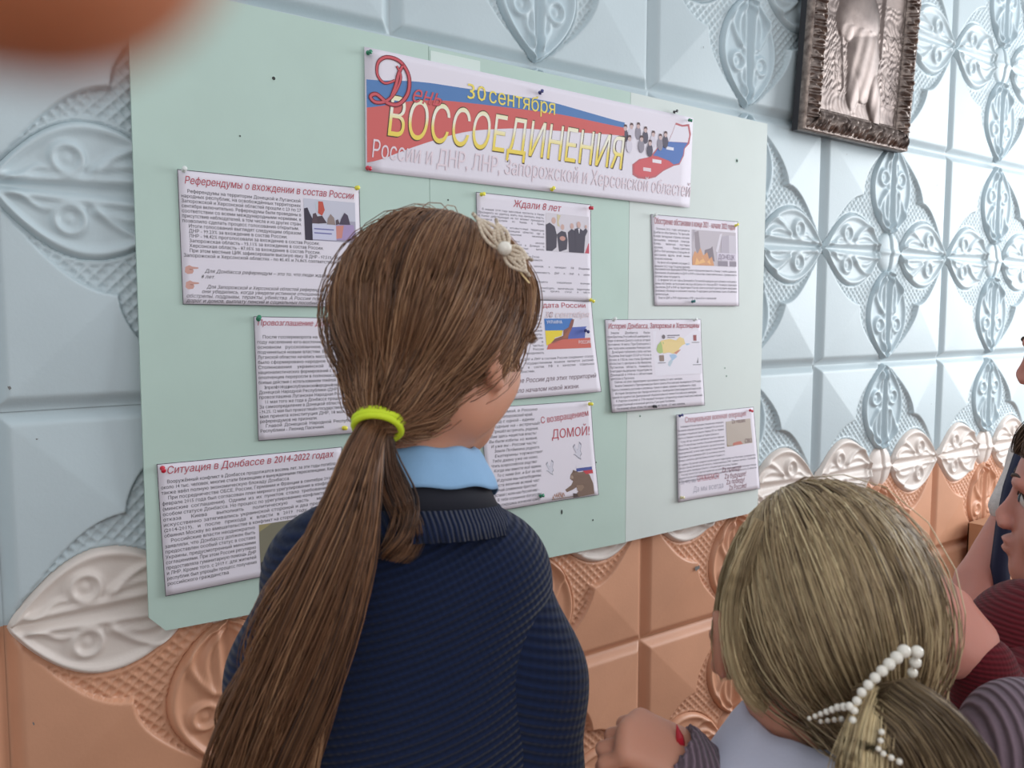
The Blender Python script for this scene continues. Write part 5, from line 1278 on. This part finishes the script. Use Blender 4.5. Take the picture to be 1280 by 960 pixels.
strands('side_lock', P, np.full(len(P), .00035), tn+.1, M_HAIR2, g2, org2)
P, tn = flow([at(x, y, D2-.012) for x, y in [(930, 660), (908, 720), (901, 770), (903, 810), (912, 850)]], [.003, .006, .006, .004, .0004], 90, 12, 52, flat=.4, clump=7, curl=.003)
strands('side_lock', P, np.full(len(P), .0003), tn+.1, M_HAIR2, g2, org2)
# pearl claw clip
pc = empty('pearl_hair_clip', tp2, 'white pearl hair clip holding the fair ponytail', 'hair clip')
def pearls(pts, r0, r1, n_, dep):
    p = np.array(pts, float); u = np.r_[0, np.cumsum(np.hypot(*np.diff(p, axis=0).T))]; tt = np.linspace(0, 1, n_)
    for i in range(n_):
        x = np.interp(tt[i]*u[-1], u, p[:, 0]); y = np.interp(tt[i]*u[-1], u, p[:, 1]); d_ = dep[0]+(dep[1]-dep[0])*tt[i]; r_ = (r0+(r1-r0)*tt[i])*(D2+d_)/FPX
        key = round(r_, 4)
        if key not in PEARL: PEARL[key] = MB().ball((0, 0, 0), key, 14).mesh('pearl', [M_PEARL])
        put('pearl', PEARL[key], pc, at(x, y, D2+d_)-tp2)
    put('wire', MB().tube([at(x, y, D2+dep[0]+(dep[1]-dep[0])*i/(len(pts)-1)+.001)-tp2 for i, (x, y) in enumerate(pts)], .0009, 6).mesh('wire', [M_GOLD]), pc)
PEARL = {}
pearls([(1066, 900), (1069, 880), (1078, 864), (1096, 845), (1116, 826), (1130, 814)], 4.8, 8.4, 10, (-.152, -.142))
pearls([(1146, 815), (1143, 835), (1136, 852), (1132, 866)], 8.2, 4.8, 5, (-.138, -.125))
pearls([(1012, 898), (1030, 891), (1048, 884), (1062, 883)], 3.0, 5.4, 8, (-.112, -.150)); pearls([(1026, 902), (1040, 900), (1052, 899)], 3, 3.6, 4, (-.112, -.13))
pearls([(1102, 915), (1101, 925), (1098, 936)], 4, 3.6, 3, (-.168, -.168)); pearls([(1104, 942), (1114, 947), (1124, 952)], 4, 4.4, 3, (-.168, -.168))
# pale collar, blouse under a mauve ribbed cardigan
collar(tw2, g2, org2, M_WSHIRT, .050, .082, .080, .046, .006, gap=.30, tilt=.0)
garment(g2, org2, 'blouse', [('cap', tw2((-.075, -.004, -.062)), tw2((.075, -.004, -.062)), .046, .046, 0), ('ell', tw2((0, -.004, -.16)), np.array((.128, .086, .15)), Rt2, .06), ('cap', tw2((0, -.012, -.045)), tw2((0, -.008, -.01)), .060, .052, .05)], [M_WSHIRT], cuts=(cut_neck(tw2, Rt2, .050, .02),))
garment(g2, org2, 'cardigan_body', [('ell', tw2((0, -.002, -.33)), np.array((.150, .106, .20)), Rt2, 0), ('ell', tw2((0, -.002, -.20)), np.array((.138, .098, .10)), Rt2, .05)], [M_MAUVE], cuts=(cut_low(hip2-.02),))
def ribs_along(a, b, pitch, amp):
    a = np.asarray(a); d_ = (b-a)/np.linalg.norm(b-a); e_ = np.cross(d_, FW); e_ /= np.linalg.norm(e_); g_ = np.cross(d_, e_)
    def f(P): q = P-a; an = np.arctan2(q@g_, q@e_); return amp*np.cos(an*pitch)
    return f

sp2 = tw2((-.130, 0, -.075))
garment(g2, org2, 'cardigan_sleeve', [('cap', sp2, eL, .045, .040, 0), ('cap', eL, at(850, 946, D2+.012), .040, .0285, .02)], [M_MAUVE], step=.0035, bump=ribs_along(eL, wL, 26, .0011),
        cuts=(lambda S: S.ell(at(815, 918, D2+.016), (.034, .034, .034), None, .001, True),), relax=1)
sp3 = tw2((.130, 0, -.060))
garment(g2, org2, 'cardigan_sleeve', [('cap', sp3, eR, .045, .046, 0), ('cap', eR, wR, .046, .030, .02)], [M_MAUVE2], step=.005)
# small red pencil point showing above the cuff
rp = at(848, 915, D2+.006); rd = -RT*.25+UP*1.0
pen = empty('pencil', rp, 'red pencil point sticking up between the hand and the mauve cuff', 'pencil')
put('shaft', MB().tube([-rd*.05, rd*(-.004)], .0034, 6).mesh('shaft', [mat('red_lacquer', (190, 30, 50), rough=.35)], False), pen)
put('point', MB().tube([rd*(-.004), rd*.0065], [.0034, .0003], 8).mesh('point', [mat('red_lead', (176, 24, 44), rough=.5)], False), pen)

# ================================================================== the child in dark red, cut by the right edge
M_MAROON = knit('maroon_knit', (104, 26, 36), 70, (0, 0, .3), strength=.5)
M_LACE = mat('white_lace', (226, 218, 214), rough=.8, noise=.15, nscale=160, bump=1.0, bscale=220)
M_PINAFORE = mat('navy_pinafore', (32, 40, 70), rough=.75)
D3 = .90
R3y = math.atan2(*(at(1330, 626, D3)-CAMP)[:2])-math.radians(88)
C3 = at(1386, 646, D3); R3 = rotm(R3y, math.radians(7)); s3 = .92
nb_p = at(1332, 800, D3)
NB3 = np.array([nb_p[0], nb_p[1], C3[2]-.165*s3]); Rt3_ = rotm(R3y+.5); l3 = lambda p: tuple(Rt3_.T@(p-NB3))
sL3, eL3, wL3 = at(1322, 840, D3-.05), at(1244, 915, D3-.10), at(1228, 832, D3-.11)
g3, org3, tw3, Rt3, nb3, hip3 = person((nb_p[0], nb_p[1]), 'child in a dark red jumper in profile at the right edge, lower of two faces', C3, R3, s3, R3y+.5, None, M_SKIRT, M_SKIN3,
    [(l3(sL3), l3(eL3), l3(wL3), (tuple(Rt3_.T@(-RT*.55+UP*.8)), tuple(Rt3_.T@(RT*.3+UP*.2-FW)), .25)), ((.090, 0, -.085), (.145, .03, -.25), (.142, .11, -.37), ((0, .6, -.8), (1, 0, 0), .4))], shw=.105)
face_parts(g3, org3, C3, R3, s3, M_IRIS, M_CAP1, None)
rads3 = (.083, .102, .096)
hair_cap(C3, R3, s3, None, rads3, M_CAP1, g3, org3)
P, tn = swept_hair(C3, R3, s3, np.array([.0, -.10, -.03]), 1500, 9, (.086, .104, .099), seed=25, droop=.1, nlock=70, bundle=.05)
strands('hair', P, np.full(len(P), .0007), tn, M_HAIR3, g3, org3)
garment(g3, org3, 'jumper_body', torso_prims(tw3, Rt3, r=.004, w=1.0)+[('cap', tw3((0, -.012, -.03)), tw3((0, -.006, .03)), .052, .050, .03), ('ell', at(1303, 812, D3-.02), np.array((.078, .078, .075)), np.eye(3), .03)], [M_MAROON], cuts=(cut_low(hip3-.02), lambda S: S.ell(tw3((0, 0, .075)), (.046, .046, .05), None, .004, True)), step=.007)
garment(g3, org3, 'jumper_sleeve', [('cap', tw3((-.07, 0, -.07)), sL3, .050, .052, 0), ('cap', sL3, eL3, .052, .046, .02), ('cap', eL3, wL3, .044, .030, .01)], [M_MAROON], step=.006)
garment(g3, org3, 'jumper_sleeve', [('cap', tw3((.085, 0, -.065)), tw3((.145, .03, -.25)), .050, .044, 0), ('cap', tw3((.145, .03, -.25)), tw3((.142, .11, -.37)), .044, .032, .03)], [M_MAROON], step=.008)
for x_ in (-.045, -.022, 0, .022, .045):
    local_lock(C3, R3, s3, [(x_*.7, .030, .122), (x_, .072, .104), (x_*1.2, .092-abs(x_)*.4, .078), (x_*1.3, .100-abs(x_)*.6, .052)], [.016, .016, .012, .004], 120, 60+int(x_*100), g3, org3, M_HAIR3, rad=.0006, name='fringe')
local_lock(C3, R3, s3, [(-.055, .030, .100), (-.074, .040, .060), (-.082, .036, .020), (-.080, .030, -.010)], [.016, .018, .012, .004], 160, 65, g3, org3, M_HAIR3, rad=.0006, name='fringe')

# ================================================================== the girl in the lace blouse behind
D4 = 1.24
C4 = at(1380, 446, D4); R4y = math.atan2(*(at(1330, 446, D4)-CAMP)[:2])-math.radians(86); R4 = rotm(R4y, math.radians(-3)); s4 = 1.0
nb_p = at(1392, 600, D4)
NB4 = np.array([nb_p[0], nb_p[1], C4[2]-.165*s4]); Rt4_ = rotm(R4y); l4 = lambda p: tuple(Rt4_.T@(p-NB4))
sL4, eL4, wL4 = at(1300, 600, D4-.10), at(1222, 728, D4-.13), at(1180, 842, D4-.20)
g4, org4, tw4, Rt4, nb4, hip4 = person((nb_p[0], nb_p[1]), 'girl in a white lace blouse and navy pinafore at the right edge, arm reaching down', C4, R4, s4, R4y, None, M_PINAFORE, M_SKIN3,
    [(l4(sL4), l4(eL4), l4(wL4), (tuple(Rt4_.T@(-RT*.35-UP*1.0)), tuple(Rt4_.T@(-RT*.8+UP*.1-FW*.4)), .35)), ((.100, 0, -.08), (.150, .03, -.28), (.145, .12, -.44), ((0, .4, -1), (1, 0, 0), .3))], shw=.110)
face_parts(g4, org4, C4, R4, s4, M_IRIS, M_CAP1, None)
rads4 = (.086, .105, .099)
hair_cap(C4, R4, s4, tie1, rads4, M_CAP1, g4, org4)
P, tn = swept_hair(C4, R4, s4, tie1, 1800, 9, (.088, .107, .101), seed=35, droop=.1, nlock=70)
strands('hair', P, np.full(len(P), .0007), tn, M_HAIR3, g4, org4)
garment(g4, org4, 'lace_blouse', torso_prims(tw4, Rt4, r=-.004), [M_LACE], cuts=(cut_neck(tw4, Rt4), cut_low(hip4)), step=.007)
garment(g4, org4, 'lace_sleeve', [('cap', tw4((-.09, 0, -.06)), at(1314, 572, D4-.10), .050, .046, 0), ('cap', at(1314, 572, D4-.10), at(1268, 634, D4-.115), .046, .031, .02)], [M_LACE], step=.004,
        bump=lambda P: .0012*np.sin(P[..., 2]*420)*np.sin((P[..., 0]+P[..., 1])*380))
garment(g4, org4, 'lace_sleeve', [('cap', tw4((.07, 0, -.06)), tw4((.135, .02, -.19)), .052, .045, 0)], [M_LACE], step=.008)
# broad navy strap of the pinafore, over the near shoulder
stp = [at(1300, 540, D4-.150), at(1285, 570, D4-.158), at(1272, 610, D4-.164), at(1263, 655, D4-.166), at(1256, 710, D4-.168), at(1256, 790, D4-.168)]
g_ = np.array(stp); mbp = MB(); n_ = len(g_); wv = RT*.015+FW*.009
Vs = []
for i in range(n_):
    for a_s in (-1, -.5, 0, .5, 1): Vs.append(g_[i]+wv*a_s+wv*.35+FW*.010*(a_s*a_s))
for i in range(n_):
    for a_s in (-1, -.5, 0, .5, 1): Vs.append(g_[i]+wv*a_s+wv*.35+FW*.010*(a_s*a_s)+FW*.012)
Fs = grid_faces(n_, 5); F2 = Fs[:, ::-1]+n_*5; per = [i*5 for i in range(n_)]+[(n_-1)*5+j for j in range(1, 5)]+[i*5+4 for i in range(n_-2, -1, -1)]+[3, 2, 1]
sd = [(per[i], per[(i+1) % len(per)], per[(i+1) % len(per)]+n_*5, per[i]+n_*5) for i in range(len(per))]
add_world(mesh_np('pinafore_strap', np.array(Vs), np.vstack([Fs, F2, sd]), [M_PINAFORE], True), 'pinafore_strap', g4, org4)
garment(g4, org4, 'pinafore_bib', [('ell', tw4((0, 0, -.34)), np.array((.150, .104, .20)), Rt4, 0)], [M_PINAFORE], step=.009, cuts=(cut_low(hip4-.02),))
# bead bracelet
bb_c = at(1181, 850, D4-.203); bd = wL4-eL4; bd /= np.linalg.norm(bd); b1 = np.cross(bd, FW); b1 /= np.linalg.norm(b1); b2 = np.cross(b1, bd)
br_ = empty('bead_bracelet', bb_c, 'thin clear bead bracelet on the bare wrist right of the pearl clip', 'bracelet')
bm = MB().ball((0, 0, 0), .0026, 8).mesh('bead', [M_PEARL])
for k in range(22):
    a = 2*math.pi*k/22; put('bead', bm, br_, (b1*math.cos(a)+b2*math.sin(a))*.0215)

# ================================================================== the photographer's fingertip in the corner
M_FING = mat('fingertip_skin', (196, 124, 88), rough=.55, sss=.2)
f0, f1, f2 = at(15, -186, .0295), at(-420, -240, .034), at(-1100, -340, .043)
S = SDF(np.minimum(f0, f2)-.014, np.maximum(f0, f2)+.014, .0006)
S.cap(f0, f1, .0078, .0086, 0); S.cap(f1, f2, .0086, .0094, .003)
fo_ = put('fingertip', S.mesh('fingertip', [M_FING], f0, 1), loc=f0, label='blurred fingertip close to the lens in the top left corner', cat='finger')
